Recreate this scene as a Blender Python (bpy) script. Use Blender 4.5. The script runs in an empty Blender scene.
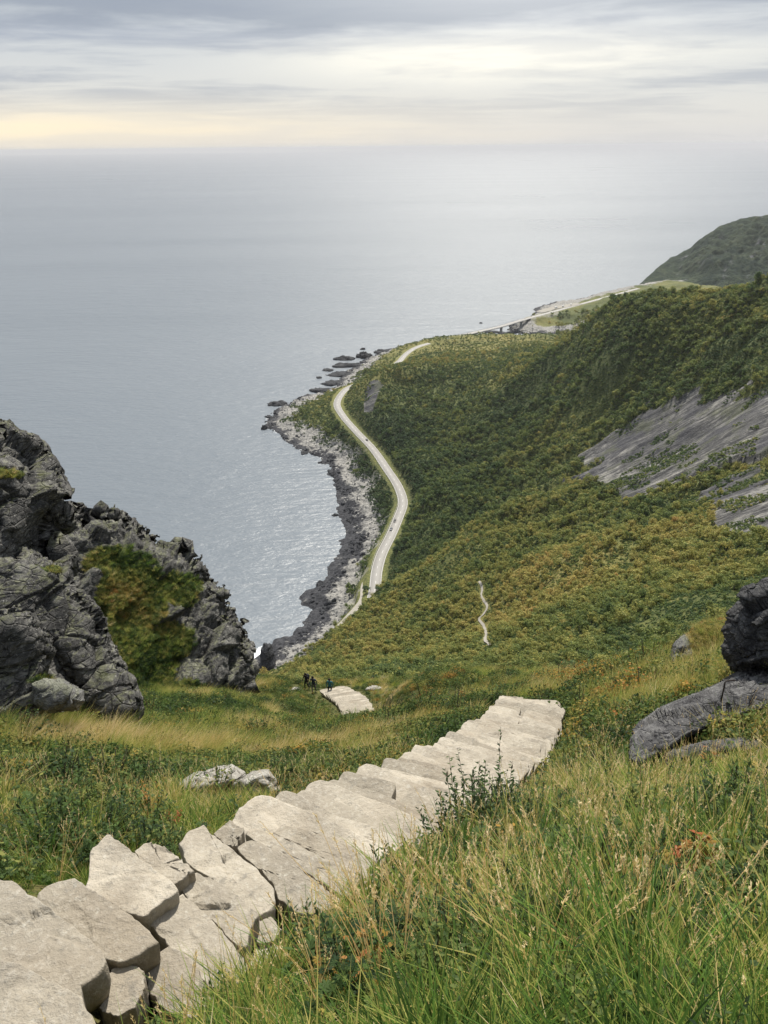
import bpy, math, random
import numpy as np
from mathutils import Matrix, Vector
random.seed(7)
RNG = np.random.default_rng(11)
S = bpy.context.scene
COL = S.collection
H = 300.0
F = 773.0
PITCH = math.radians(25.3)
ROLL = math.radians(0.55)
# ------------------------------------------------------------------ camera
fw = np.array([0, math.cos(PITCH), -math.sin(PITCH)])
up0 = np.array([0, math.sin(PITCH), math.cos(PITCH)])
rt0 = np.array([1.0, 0, 0])
RT = math.cos(ROLL)*rt0 - math.sin(ROLL)*up0
UP = math.cos(ROLL)*up0 + math.sin(ROLL)*rt0
CAM = np.array([0, 0, H])
cd = bpy.data.cameras.new('camera'); cam = bpy.data.objects.new('camera', cd); COL.objects.link(cam)
m = Matrix.Identity(4)
for i in range(3):
    m[i][0] = RT[i]; m[i][1] = UP[i]; m[i][2] = -fw[i]; m[i][3] = CAM[i]
cam.matrix_world = m
cd.sensor_fit = 'VERTICAL'; cd.sensor_height = 36; cd.lens = 36*F/1024
cd.clip_start = 0.05; cd.clip_end = 200000
S.camera = cam

def ray(px, py):
    px = np.asarray(px, float); py = np.asarray(py, float)
    x = (px-384)/F; y = (512-py)/F
    d = fw + x[..., None]*RT + y[..., None]*UP
    return d/np.linalg.norm(d, axis=-1, keepdims=True)
def W(px, py, D=None, z=None):
    """world point seen at a pixel, at slant distance D or on the level z"""
    d = ray(px, py)
    if D is None: D = (np.asarray(z)-H)/d[..., 2]
    return CAM + np.asarray(D)[..., None]*d

# ------------------------------------------------------------------ noise
def _h(ix, iy, iz, seed):
    n = (ix.astype(np.int64)*374761393 + iy.astype(np.int64)*668265263 + iz.astype(np.int64)*2147483647 + seed*1274126177) & 0xffffffff
    n = ((n ^ (n >> 13))*1274126177) & 0xffffffff
    n = ((n ^ (n >> 15))*2246822519) & 0xffffffff
    return ((n ^ (n >> 16)) & 0xffffff)/float(0xffffff)
def vnoise2(x, y, seed=0):
    ix = np.floor(x); iy = np.floor(y); fx = x-ix; fy = y-iy
    fx = fx*fx*fx*(fx*(fx*6-15)+10); fy = fy*fy*fy*(fy*(fy*6-15)+10)
    z = np.zeros_like(ix)
    a = _h(ix, iy, z, seed); b = _h(ix+1, iy, z, seed); c = _h(ix, iy+1, z, seed); d = _h(ix+1, iy+1, z, seed)
    return (a+(b-a)*fx)*(1-fy)+(c+(d-c)*fx)*fy*1.0 if False else (a*(1-fx)+b*fx)*(1-fy)+(c*(1-fx)+d*fx)*fy
def fbm2(x, y, oct=4, seed=0, gain=.5):
    s = 0; a = 1; t = 0
    for o in range(oct):
        s = s+a*(vnoise2(x*2**o+17.3*o, y*2**o-9.1*o, seed+o)-.5)*2; t += a; a *= gain
    return s/t
def vnoise3(P, seed=0):
    I = np.floor(P); f = P-I; f = f*f*(3-2*f)
    r = 0
    for dx in (0, 1):
        for dy in (0, 1):
            for dz in (0, 1):
                w = (f[:, 0] if dx else 1-f[:, 0])*(f[:, 1] if dy else 1-f[:, 1])*(f[:, 2] if dz else 1-f[:, 2])
                r = r+w*_h(I[:, 0]+dx, I[:, 1]+dy, I[:, 2]+dz, seed)
    return r
def fbm3(P, oct=4, seed=0, gain=.5):
    s = 0; a = 1; t = 0
    for o in range(oct):
        s = s+a*(vnoise3(P*2**o+11.7*o, seed+o)-.5)*2; t += a; a *= gain
    return s/t
def facets(P, seed=0):
    """blocky rock: every Voronoi cell gets its own tilted face; returns (offset, crack distance)"""
    I = np.floor(P); n = len(P)
    f1 = np.full(n, 9.); f2 = np.full(n, 9.); off = np.zeros(n)
    for dx in (-1, 0, 1):
        for dy in (-1, 0, 1):
            for dz in (-1, 0, 1):
                c = I+np.array([dx, dy, dz])
                r = [_h(c[:, 0], c[:, 1], c[:, 2], seed+k) for k in range(3)]
                q = P-(c+np.stack(r, 1)); d = np.sqrt((q*q).sum(1))
                g = [_h(c[:, 0], c[:, 1], c[:, 2], seed+20+k)-.5 for k in range(4)]
                o = g[3]+1.3*(q[:, 0]*g[0]+q[:, 1]*g[1]+q[:, 2]*g[2])
                near = d < f1
                f2 = np.where(near, f1, np.minimum(f2, d)); off = np.where(near, o, off); f1 = np.where(near, d, f1)
    return off, f2-f1
def sstep(a, b, x):
    t = np.clip((x-a)/(b-a), 0, 1); return t*t*(3-2*t)
# ------------------------------------------------------------------ planar helpers
def inpoly(x, y, poly):
    r = np.zeros(x.shape, bool); n = len(poly)
    for i in range(n):
        x1, y1 = poly[i]; x2, y2 = poly[(i+1) % n]
        if y1 == y2: continue
        c = ((y1 > y) != (y2 > y)) & (x < (x2-x1)*(y-y1)/(y2-y1)+x1)
        r ^= c
    return r
def segdist(x, y, pts, closed=False, extra=None):
    best = np.full(x.shape, 1e9); val = np.zeros(x.shape) if extra is not None else None
    n = len(pts)
    for i in range(n if closed else n-1):
        ax, ay = pts[i][:2]; bx, by = pts[(i+1) % n][:2]
        vx, vy = bx-ax, by-ay; L = vx*vx+vy*vy+1e-12
        t = np.clip(((x-ax)*vx+(y-ay)*vy)/L, 0, 1)
        d = np.hypot(x-ax-t*vx, y-ay-t*vy)
        if extra is not None: val = np.where(d < best, extra[i]+(extra[(i+1) % n]-extra[i])*t, val)
        best = np.minimum(best, d)
    return (best, val) if extra is not None else best
def catmull(P, n=10):
    P = [np.array(p, float) for p in P]; P = [2*P[0]-P[1]]+P+[2*P[-1]-P[-2]]; out = []
    for i in range(1, len(P)-2):
        for k in range(n):
            t = k/n; a, b, c, d = P[i-1:i+3]
            out.append(.5*((2*b)+(c-a)*t+(2*a-5*b+4*c-d)*t*t+(-a+3*b-3*c+d)*t**3))
    out.append(P[-2]); return np.array(out)
def resample(P, step):
    d = np.r_[0, np.cumsum(np.linalg.norm(np.diff(P, axis=0), axis=1))]
    s = np.arange(0, d[-1], step)
    return np.stack([np.interp(s, d, P[:, k]) for k in range(P.shape[1])], 1)
# ------------------------------------------------------------------ layout: coast, road, stairs
coast_px = [(262,678),(272,668),(283,655),(300,645),(312,632),(321,612),(318,598),(331,590),(337,572),(349,562),(356,546),(354,527),(347,510),(345,495),(337,480),(329,468),(316,458),(302,449),(289,441),(277,434),(267,428),(272,417),(283,408),(297,402),(306,396),(324,392),(336,388),(341,379),(350,370),(364,361),(377,354),(392,350),(408,346),(417,343.5),(428,342),(445,340),(470,338),(500,337),(530,337.5),(560,336)]
coast2_px = [(572,334),(545,335.5),(522,334),(508,330),(513,324),(527,318),(538,308),(553,303),(575,301),(590,296.5),(612,292),(640,287),(700,283),(768,280)]
cw = W(*np.array(coast_px, float).T, z=0)[:, :2]
cw2 = W(*np.array(coast2_px, float).T, z=0)[:, :2]
COAST = np.vstack([[(-900, -400), (-620, 60), (-420, 190), (-250, 290), (-130, 372)], cw, [(430, 1250)], cw2, [(3500, 3200), (3500, -400)]])
def sdcoast(x, y):
    d = segdist(x, y, COAST, True); return np.where(inpoly(x, y, COAST), d, -d)+fbm2(x/26, y/26, 4, 71, .6)*11

road_c = [(373,598,24),(375,588,22),(377,570,20),(382,553,20),(391,535,20),(399,516,20),(403,502,20),(398,486,20),(387,469,20),(373,449,20),(356,431,20),(343,416,20),(337,403,20),(345,390,19),(357,384,18),(373,377,18),(388,369,18),(399,361.5,18),(406,354,17),(416,347.5,17),(432,342.5,17),(452,337.5,17),(476,332,17),(500,326.5,17),(522,320,17),(548,313,16),(572,306.5,16),(596,300,16),(618,294,17),(640,288,18)]
rp = np.array(road_c, float)
ROAD = resample(catmull(W(rp[:, 0], rp[:, 1], z=rp[:, 2]), 8), 5.0)
SHORT = resample(catmull([W(*p[:2], z=p[2]) for p in [(391,548,19),(372,572,17),(364,585,18),(362,600,22),(350,615,24),(338,628,26)]], 8), 4.0)   # side track

stair_c = [(-150,1085,4.6),(-60,1018,4.85),(55,958,5.2),(135,915,5.65),(215,880,6.3),(290,850,7.0),(352,828,7.9),(410,801,9.2),(452,777,11),(490,754,13),(516,732,15.5),(529,711,18),(530,707,20.5),(513,720,24)]
sc_ = np.array(stair_c); STAIR = resample(catmull(W(sc_[:, 0], sc_[:, 1], D=sc_[:, 2]), 12), .08)
st2 = np.array([(372,742,41),(367,727,47),(360,716,52),(352,702,58),(343,695,62),(332,689,66.5)])
STAIR2 = resample(catmull(W(st2[:, 0], st2[:, 1], D=st2[:, 2]), 12), .2)

# ------------------------------------------------------------------ terrain height field: thin-plate spline in (azimuth, ln distance)
C = []
def c_D(*L):
    for px, py, D in L: C.append(W(px, py, D=D))
def c_z(*L):
    for px, py, z in L: C.append(W(px, py, z=z))
def c_w(*L):
    for x, y, z in L: C.append(np.array([x, y, z], float))
# near bank and meadow
c_D((384,1090,2.3),(768,1110,2.1),(250,1045,3.6),(384,985,3.3),(480,945,3.9),(600,985,2.9),(730,1000,2.8),(600,885,4.7),(700,895,4.1),(768,870,4.5),(600,815,8.0),(530,808,8.6),(560,776,11.0),
    (640,795,9.6),(700,800,8.6),(690,755,11.0),(640,765,11.4),(768,725,11.2),(660,700,15),(610,715,17.5),(590,697,21),(640,680,22),(600,681,27),(690,668,18.5),(705,642,22),(545,700,25),(560,690,31),(768,640,19),
    (470,722,19),(440,712,27),(400,750,17),(430,760,13.5),(480,704,30),(440,698,40),(395,692,50),(330,750,23),(300,780,16.5),(380,712,44),(384,726,34),(350,732,34),(320,730,36),
    (230,798,10.8),(180,808,10.2),(100,828,9),(40,880,7.4),(0,890,6.6),(-120,910,6),(140,755,20),(60,780,15),(0,780,13),(-120,810,10),
    (200,722,32),(60,722,27),(0,715,28),(140,708,36),(250,708,42),(300,714,50),(310,698,62),(335,692,67),(335,687,75),(280,684,68),(250,684,64),(300,681,84),(-100,705,26),(370,684,70),(410,690,64))
for i in range(0, len(STAIR), 12):
    C.append(STAIR[i]-np.array([0, 0, .2]))
for i in range(0, len(STAIR2), 12):
    C.append(STAIR2[i]-np.array([0, 0, .3]))
c_w((0,.8,H-1.75),(.8,0.3,H-1.6),(-.8,.3,H-2.2),(-1.6,1.0,H-3.2),(1.6,1.2,H-1.9),(3,2,H-2.4))
# hidden ground beyond the brow
c_D((600,698,50),(600,690,90),(600,668,150),(480,704,60),(480,698,100),(470,676,170),(400,700,100),(400,690,160),(335,692,100),(335,690,150),(330,678,260),(250,700,90),(250,705,150),(258,692,300),
    (100,712,50),(100,720,90),(100,730,200),(0,715,36),(0,725,60),(0,735,150),(700,668,45),(720,650,90),(768,640,60),(768,620,110),(850,600,90))
# middle slope
c_D((560,655,190),(650,625,190),(720,592,190),(768,590,185),(460,660,230),(400,662,290),(330,655,400),(485,622,330),(420,600,430),(380,610,470),(340,640,440),(375,594,505),(560,560,330),(650,560,300),(740,560,255),(560,610,260),
    (480,540,480),(430,500,620),(450,560,440),(440,620,360),(500,480,610),(500,520,500),(500,440,740),(500,400,830),(470,460,700),(450,420,820),(420,440,800),(450,380,930),(550,400,760),(550,450,660),(550,500,520),
    (600,318,760),(600,360,700),(600,420,640),(600,470,560),(600,510,450),(640,440,570),(640,480,490),(650,520,390),
    (640,303,725),(700,294,680),(735,288,660),(700,340,630),(700,400,560),(700,440,500),(700,490,400),(700,530,320),(768,283,640),(768,340,560),(768,400,480),(768,440,420),(768,500,320),(768,540,260),(850,272,600),(850,350,500),(850,440,380),
    (566,338,830),(553,347,860),(650,350,660))
c_z((390,560,26),(410,535,30),(415,505,28),(412,480,27),(396,456,30),(380,430,30),(362,404,30),(385,400,38),(400,385,42),(395,392,42),(420,362,34),(440,350,18),(470,347,20),(510,345,30),(535,344,42),(500,360,48),
    (360,545,9),(365,520,8),(340,450,12),(318,425,14),(300,412,9),(320,403,12),(335,430,15),(360,470,10),(372,500,10),(345,575,6),(340,610,12),(325,640,25),(300,660,20),
    (540,325,8),(555,318,10),(575,311,14),(600,304,16),(575,305,12),(620,295,18),(545,312,10))
for i in range(0, len(ROAD), 9):
    C.append(ROAD[i])
c_D((366,392,925),(374,385,925),(386,379,930),(398,372,945),(408,366,975),(380,392,890))
# ground behind the big spur, out of sight
for px in (600, 680, 768, 850):
    p = W(px, 300, D=1000.); c_w((p[0], p[1], 60))
    p = W(px, 300, D=1500.); c_w((p[0], p[1], 25)); p = W(px, 300, D=2500.); c_w((p[0], p[1], 30))
c_D((600,320,850),(640,312,820),(700,308,760),(768,305,720),(850,300,680),(950,290,600),(950,400,480),(950,500,330))
c_w((-200,300,10),(-150,150,110),(-250,100,100),(-300,-50,200),(-500,60,10),(200,100,245),(400,250,210),(700,400,150),(1500,700,100),(60,30,285),(20,5,297),(-20,5,285),(-60,20,250))
C = np.array(C)
def lp(P):
    r = np.hypot(P[:, 0], P[:, 1]); return np.arctan2(P[:, 0], P[:, 1]), np.log(r), (H-P[:, 2])/r
ca, cl, ct = lp(C)
def _k(r2): return .5*r2*np.log(r2+1e-12)
N = len(C)
R2 = (ca[:, None]-ca)**2+(cl[:, None]-cl)**2
A = np.zeros((N+3, N+3)); A[:N, :N] = _k(R2)+np.eye(N)*2e-5
A[:N, N] = 1; A[:N, N+1] = ca; A[:N, N+2] = cl; A[N:, :N] = A[:N, N:].T
coef = np.linalg.solve(A, np.r_[ct, 0, 0, 0])
def tps(a, l):
    out = coef[N]+coef[N+1]*a+coef[N+2]*l
    for i in range(N): out = out+coef[i]*_k((a-ca[i])**2+(l-cl[i])**2)
    return out
slab1 = W(*np.array([(575,472),(588,440),(612,424),(650,412),(700,398),(768,376),(800,372),(800,420),(768,432),(720,452),(680,472),(628,492),(600,488)], float).T, D=560.)
slab2 = W(*np.array([(706,500),(735,480),(768,468),(800,460),(800,540),(768,545),(735,540),(715,525)], float).T, D=370.)
def near_pix(x, y, z):
    """pixel of a world point (used only to look up drawn outlines)"""
    v = np.stack([x, y, z-H], -1); zc = v@fw
    return 384+F*(v@RT)/zc, 512-F*(v@UP)/zc
slabpoly1 = [(575,472),(588,440),(612,424),(650,412),(700,398),(768,376),(830,362),(830,420),(768,432),(720,452),(680,472),(628,492),(600,488)]
slabpoly2 = [(706,500),(735,480),(768,468),(830,460),(830,545),(768,545),(735,540),(715,525)]
cutpoly = [(364,400),(366,386),(371,380),(378,379),(384,384),(378,396),(372,412),(364,412)]
def base_height(x, y):
    a = np.arctan2(x, y); r = np.hypot(x, y)
    return H-r*tps(a, np.log(r))
_p, _q = W(600., 490., D=540.), W(725., 392., D=565.)
SU = (_q-_p)/np.linalg.norm(_q-_p); SV = np.cross(SU, [0, 0, 1]); SV /= np.linalg.norm(SV); SW = np.cross(SU, SV)
def slab_uv(x, y, z):
    """coordinates along and across the bedding of the bare rock"""
    u = x*SU[0]+y*SU[1]; v = -(x*SU[1]-y*SU[0])*.8+z*.6
    return u+6*fbm2(u/60, v/30, 2, 44), v+5*fbm2(u/50+3, v/60, 3, 45)
def height(x, y, full=False):
    x = np.asarray(x, float); y = np.asarray(y, float)
    r = np.hypot(x, y); z = base_height(x, y)
    farm = r > 100
    sd = np.full(x.shape, 500.)
    if farm.any(): sd[farm] = sdcoast(x[farm], y[farm])
    # coast
    w = sstep(3, 55, sd)
    land = np.maximum(z, 1.0)*w+(1-w)*(.12*sd+.3)
    jag = np.abs(fbm2(x/14, y/14, 4, 3))*7*sstep(-6, 4, sd)*(1-sstep(25, 60, sd))
    z = np.where(farm, np.where(sd > 0, land+jag*.9, .25*sd+jag*.5*sstep(-6, 0, sd)), z)
    # undulation
    amp = np.interp(r, [0, 3, 10, 40, 120, 300, 900, 2000], [.0, .03, .10, .5, 2., 5, 9, 9])
    lam = np.interp(r, [0, 3, 10, 40, 120, 300, 900], [.8, 1., 2.4, 8, 22, 45, 80])
    lamq = np.where(r < 20, 2.0, np.where(r < 120, 10., 50.))
    und = fbm2(x/50+5, y/50, 4, 9)*sstep(120, 400, r)*8*sstep(10, 80, sd)
    und -= np.abs(fbm2(x/95+7, y/60, 4, 19))*26*sstep(300, 450, r)*sstep(30, 120, sd)*(1-sstep(620, 780, r))-3*sstep(300, 450, r)*(1-sstep(620, 780, r))
    und += fbm2(x/9, y/9, 3, 14)*sstep(20, 70, r)*.9*sstep(10, 50, sd)
    und += fbm2(x/1.8, y/1.8, 3, 15)*.12*sstep(2, 8, r)
    # rock faces
    qx, qy = near_pix(x, y, z)
    jx = qx+34*fbm2(x/30, y/30, 5, 55, .6); jy = qy+26*fbm2(x/30, y/30, 5, 56, .6)
    rock = np.zeros(x.shape)
    zone = (r > 200) & (r < 900)
    if zone.any():
        sel = zone
        m = np.zeros(x.shape); m[sel] = (inpoly(jx[sel], jy[sel], slabpoly1) | inpoly(jx[sel], jy[sel], slabpoly2))
        rock = np.maximum(rock, m)
    cut = inpoly(qx, qy, cutpoly) & (r > 700) & (r < 1200)
    rock = np.maximum(rock, cut*1.0)
    su, sv = slab_uv(x, y, z)
    z = z+und*(1-.8*rock)+rock*(fbm2(su/45, sv/7, 4, 21)*3.0+fbm2(su/14, sv/2.2, 3, 22)*.9-1.4)
    # roads
    cutr = np.full(x.shape, 99.)
    if farm.any():
        d, zr = segdist(x[farm], y[farm], ROAD, extra=ROAD[:, 2])
        onbridge = (zr > -9) & (segdist(x[farm], y[farm], BR, extra=None) < 14)
        wc = np.hypot(x[farm]-CUTC[0], y[farm]-CUTC[1]); far_ = 1-sstep(35, 60, wc); k = 1-sstep(5.0, 15-8*far_, d); k = np.where(onbridge, 0, k)
        zf = z[farm]; zf = zf*(1-k)+(zr-.25)*k
        d2, zr2 = segdist(x[farm], y[farm], SHORT, extra=SHORT[:, 2]); k2 = (1-sstep(2.5, 7, d2))*(1-k)
        zf = zf*(1-k2)+(zr2-.2)*k2
        z = z.copy(); z[farm] = zf; cutr[farm] = np.where(onbridge, 99, np.minimum(d, d2+2.0))
    near = r < 110
    st = np.full(x.shape, 9.)
    if near.any():
        zn = z[near]
        for P, hw in ((STAIR, .86), (STAIR2, 1.2)):
            d, zs = segdist(x[near], y[near], P[::3], extra=P[::3, 2])
            k = 1-sstep(hw+.05, hw+.55, d)
            zn = np.minimum(zn, zn*(1-k)+(zs-.34)*k)
            st[near] = np.minimum(st[near], d-hw)
        z = z.copy(); z[near] = zn
    if full: return z, sd, rock, cutr, st
    return z
CUTC = W(378., 375., z=22.)
# bridge stretch of the road
kb0 = int(np.argmin(np.linalg.norm(ROAD-W(436, 341.5, z=17.), axis=1))); kb1 = int(np.argmin(np.linalg.norm(ROAD-W(524, 319.5, z=17.), axis=1)))
BR = ROAD[kb0:kb1+1]

# ------------------------------------------------------------------ object helpers
def mesh(name, V, faces, mats=(), attrs=None, smooth=True, mi=None):
    me = bpy.data.meshes.new(name)
    V = np.asarray(V, np.float32)
    if isinstance(faces, np.ndarray):
        n, k = faces.shape
        me.vertices.add(len(V)); me.vertices.foreach_set('co', V.ravel())
        me.loops.add(n*k); me.loops.foreach_set('vertex_index', faces.astype(np.int32).ravel())
        me.polygons.add(n); me.polygons.foreach_set('loop_start', np.arange(0, n*k, k, dtype=np.int32))
        me.update(calc_edges=True); me.validate()
    else:
        me.from_pydata(V.tolist(), [], [tuple(int(i) for i in f) for f in faces])
    for mt in mats: me.materials.append(mt)
    if mi is not None: me.polygons.foreach_set('material_index', np.asarray(mi, np.int32))
    me.polygons.foreach_set('use_smooth', np.full(len(me.polygons), smooth))
    for k, v in (attrs or {}).items():
        a = me.attributes.new(k, 'FLOAT', 'POINT'); a.data.foreach_set('value', np.asarray(v, np.float32))
    me.update()
    return me
def link(name, me, parent=None, loc=None):
    o = bpy.data.objects.new(name, me); COL.objects.link(o)
    if parent: o.parent = parent
    if loc is not None: o.location = loc
    return o
def tag(o, label=None, cat=None, group=None, kind=None):
    if label: o['label'] = label
    if cat: o['category'] = cat
    if group: o['group'] = group
    if kind: o['kind'] = kind
    return o
def thing(name, label, cat, loc, group=None, rz=0):
    o = bpy.data.objects.new(name, None); COL.objects.link(o); o.location = loc; o.rotation_euler.z = rz
    o.empty_display_size = .3
    return tag(o, label, cat, group)
def gridfaces(nr, nc):
    i = np.arange(nr-1)[:, None]*nc+np.arange(nc-1)[None]
    return np.stack([i, i+1, i+nc+1, i+nc], -1).reshape(-1, 4)
class MB:
    def __init__(s): s.V = []; s.F = []; s.M = []
    def add(s, V, Fs, m=0):
        b = len(s.V); s.V += [tuple(v) for v in V]; s.F += [tuple(i+b for i in f) for f in Fs]; s.M += [m]*len(Fs)
    def box(s, c, d, ax=None, m=0):
        c = np.array(c, float); ax = np.eye(3) if ax is None else np.array(ax)
        V = [c+ax[0]*d[0]/2*i+ax[1]*d[1]/2*j+ax[2]*d[2]/2*k for i in (-1, 1) for j in (-1, 1) for k in (-1, 1)]
        s.add(V, [(0,1,3,2),(4,6,7,5),(0,4,5,1),(2,3,7,6),(0,2,6,4),(1,5,7,3)], m)
    def tube(s, P, R, n=6, m=0, cap=True):
        P = [np.array(p, float) for p in P]; b = []
        for i, p in enumerate(P):
            t = P[min(i+1, len(P)-1)]-P[max(i-1, 0)]; t = t/(np.linalg.norm(t)+1e-9)
            a = np.cross(t, [0, 0, 1]) if abs(t[2]) < .9 else np.cross(t, [1, 0, 0]); a /= np.linalg.norm(a); c = np.cross(t, a)
            r = R[i] if hasattr(R, '__len__') else R
            b += [p+r*(a*math.cos(2*math.pi*k/n)+c*math.sin(2*math.pi*k/n)) for k in range(n)]
        Fs = [(i*n+k, i*n+(k+1) % n, (i+1)*n+(k+1) % n, (i+1)*n+k) for i in range(len(P)-1) for k in range(n)]
        if cap: Fs += [tuple(range(n))[::-1], tuple((len(P)-1)*n+k for k in range(n))]
        s.add(b, Fs, m)
    def build(s, name, mats, parent=None, smooth=False, loc=None):
        if not isinstance(mats, (list, tuple)): mats = [mats]
        return link(name, mesh(name, s.V, s.F, mats, smooth=smooth, mi=s.M), parent, loc)
# ------------------------------------------------------------------ materials
def mat(name):
    m = bpy.data.materials.new(name); m.use_nodes = True; nt = m.node_tree
    for n in list(nt.nodes): nt.nodes.remove(n)
    return m, nt
class NT:
    def __init__(s, nt): s.nt = nt
    def n(s, t, **kw):
        x = s.nt.nodes.new(t)
        ins = kw.pop('ins', {})
        for k, v in kw.items(): setattr(x, k, v)
        for k, v in ins.items(): s.set(x.inputs[k], v)
        return x
    def set(s, inp, v):
        if isinstance(v, bpy.types.NodeSocket): s.nt.links.new(v, inp)
        elif hasattr(v, 'outputs'): s.nt.links.new(v.outputs[0], inp)
        else:
            if isinstance(v, (tuple, list)) and len(v) == 3 and inp.type == 'RGBA': v = (*v, 1)
            inp.default_value = v
    def math(s, op, a, b=0., c=None, clamp=False):
        x = s.nt.nodes.new('ShaderNodeMath'); x.operation = op; x.use_clamp = clamp
        s.set(x.inputs[0], a); s.set(x.inputs[1], b)
        if c is not None: s.set(x.inputs[2], c)
        return x.outputs[0]
    def mix(s, f, a, b, mode='MIX'):
        x = s.nt.nodes.new('ShaderNodeMix'); x.data_type = 'RGBA'; x.blend_type = mode
        s.set(x.inputs[0], f); s.set(x.inputs[6], a); s.set(x.inputs[7], b); return x.outputs[2]
    def ramp(s, f, stops):
        x = s.nt.nodes.new('ShaderNodeValToRGB'); s.set(x.inputs[0], f); e = x.color_ramp.elements
        while len(e) < len(stops): e.new(.5)
        for k, (p, c) in enumerate(stops):
            e[k].position = p; e[k].color = (*c, 1) if len(c) == 3 else c
        return x.outputs[0]
    def rng(s, v, a, b, c=0., d=1.):
        x = s.nt.nodes.new('ShaderNodeMapRange'); s.set(x.inputs[0], v)
        for k, q in zip((1, 2, 3, 4), (a, b, c, d)): x.inputs[k].default_value = q
        return x.outputs[0]
    def noise(s, vec, scale, detail=5, rough=.55, dist=0.):
        x = s.nt.nodes.new('ShaderNodeTexNoise'); s.set(x.inputs['Vector'], vec); x.inputs['Scale'].default_value = scale
        x.inputs['Detail'].default_value = detail; x.inputs['Roughness'].default_value = rough; x.inputs['Distortion'].default_value = dist
        return x.outputs[0]
    def voro(s, vec, scale, feature='F1', out=0):
        x = s.nt.nodes.new('ShaderNodeTexVoronoi'); x.feature = feature; s.set(x.inputs['Vector'], vec); x.inputs['Scale'].default_value = scale
        return x.outputs[out]
    def mapping(s, vec, sc=(1, 1, 1), rot=(0, 0, 0)):
        x = s.nt.nodes.new('ShaderNodeMapping'); s.set(x.inputs[0], vec); x.inputs['Scale'].default_value = sc; x.inputs['Rotation'].default_value = rot
        return x.outputs[0]
    def attr(s, name, typ='GEOMETRY'):
        x = s.nt.nodes.new('ShaderNodeAttribute'); x.attribute_name = name; x.attribute_type = typ; return x.outputs['Fac']
    def bump(s, h, strength=.5, dist=.1, normal=None):
        x = s.nt.nodes.new('ShaderNodeBump'); s.set(x.inputs['Height'], h); x.inputs['Strength'].default_value = strength; x.inputs['Distance'].default_value = dist
        if normal is not None: s.set(x.inputs['Normal'], normal)
        return x.outputs[0]
    def out(s, sh): 
        o = s.nt.nodes.new('ShaderNodeOutputMaterial'); s.set(o.inputs[0], sh); return o
    def pbsdf(s, col, rough=.8, normal=None, spec=.3, **kw):
        x = s.nt.nodes.new('ShaderNodeBsdfPrincipled'); s.set(x.inputs['Base Color'], col); s.set(x.inputs['Roughness'], rough)
        x.inputs['Specular IOR Level'].default_value = spec
        if normal is not None: s.set(x.inputs['Normal'], normal)
        for k, v in kw.items(): s.set(x.inputs[k], v)
        return x.outputs[0]
def pos(t): return t.n('ShaderNodeNewGeometry').outputs['Position']
def objc(t): return t.n('ShaderNodeTexCoord').outputs['Object']
def simple(name, col, rough=.7, spec=.3, var=.15, scale=30., metal=0.):
    m, nt = mat(name); t = NT(nt); n = t.noise(objc(t), scale, 4)
    c = t.mix(n, tuple(max(0, x*(1-var)) for x in col), tuple(x*(1+var) for x in col))
    sh = t.pbsdf(c, rough, spec=spec, Metallic=metal); t.out(sh); return m

def rockmat(name, dark, mid, light, scale=1., lichen=.25, moss=.5, mossup=.55, mosscol=(.075, .085, .012)):
    m, nt = mat(name); t = NT(nt); p = pos(t)
    g = t.n('ShaderNodeNewGeometry')
    n1 = t.noise(p, .55*scale, 7, .65, .4); n2 = t.noise(p, 3.2*scale, 6, .7, .6); n3 = t.noise(p, 16*scale, 5, .7)
    c = t.ramp(t.math('ADD', t.math('MULTIPLY', n1, .5), t.math('MULTIPLY', n2, .5)), [(.36, dark), (.5, mid), (.66, light)])
    st = t.noise(t.mapping(p, (1.2, 1.2, 7), (.5, .35, 0)), 1.1*scale, 6, .7, .8)
    c = t.mix(t.rng(st, .5, .62), c, dark)
    c = t.mix(t.math('MULTIPLY', t.rng(n3, .55, .75), .5), c, light)
    lic = t.math('MULTIPLY', t.rng(t.noise(p, 7*scale, 5, .75), .58, .68), lichen)
    c = t.mix(lic, c, tuple(min(1, x*1.35+.05) for x in light))
    nz = t.n('ShaderNodeSeparateXYZ', ins={0: g.outputs['Normal']}).outputs[2]
    mo = t.math('MULTIPLY', t.rng(t.math('ADD', nz, t.math('MULTIPLY', t.math('SUBTRACT', n2, .5), 1.6)), mossup, mossup+.25), moss)
    c = t.mix(mo, c, t.mix(t.noise(p, 5*scale), mosscol, tuple(x*2.2 for x in mosscol)))
    ma = t.rng(t.math('ADD', t.attr('moss'), t.math('MULTIPLY', t.math('SUBTRACT', n2, .5), 1.3)), .42, .6)
    c = t.mix(ma, c, t.mix(t.rng(n3, .4, .65), (.035, .05, .012), (.12, .14, .025)))
    h = t.math('ADD', t.math('MULTIPLY', n2, 1.), t.math('ADD', t.math('MULTIPLY', n3, .35), t.math('MULTIPLY', st, .8)))
    cr = t.voro(t.mapping(p, (1, 1, 1.8), (.6, .3, .2)), 1.5*scale, 'DISTANCE_TO_EDGE')
    h = t.math('ADD', h, t.math('MULTIPLY', t.rng(cr, 0, .06), .6))
    b = t.bump(h, .8, .16/scale)
    t.out(t.pbsdf(c, .85, b, .25)); return m
M_crag = rockmat('crag_rock', (.018, .018, .018), (.078, .075, .070), (.27, .26, .235), 1.2, .7, .3, .78)
M_dark = rockmat('dark_rock', (.014, .014, .016), (.05, .05, .052), (.17, .17, .17), 2.4, .35, .1, .9)
M_slab = rockmat('slab_rock', (.022, .022, .025), (.095, .093, .093), (.26, .255, .245), 3., .35, .1, 1.2)
M_pale = rockmat('pale_boulder', (.16, .145, .12), (.34, .32, .28), (.5, .48, .43), 4., .4, .0, 2)
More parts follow.
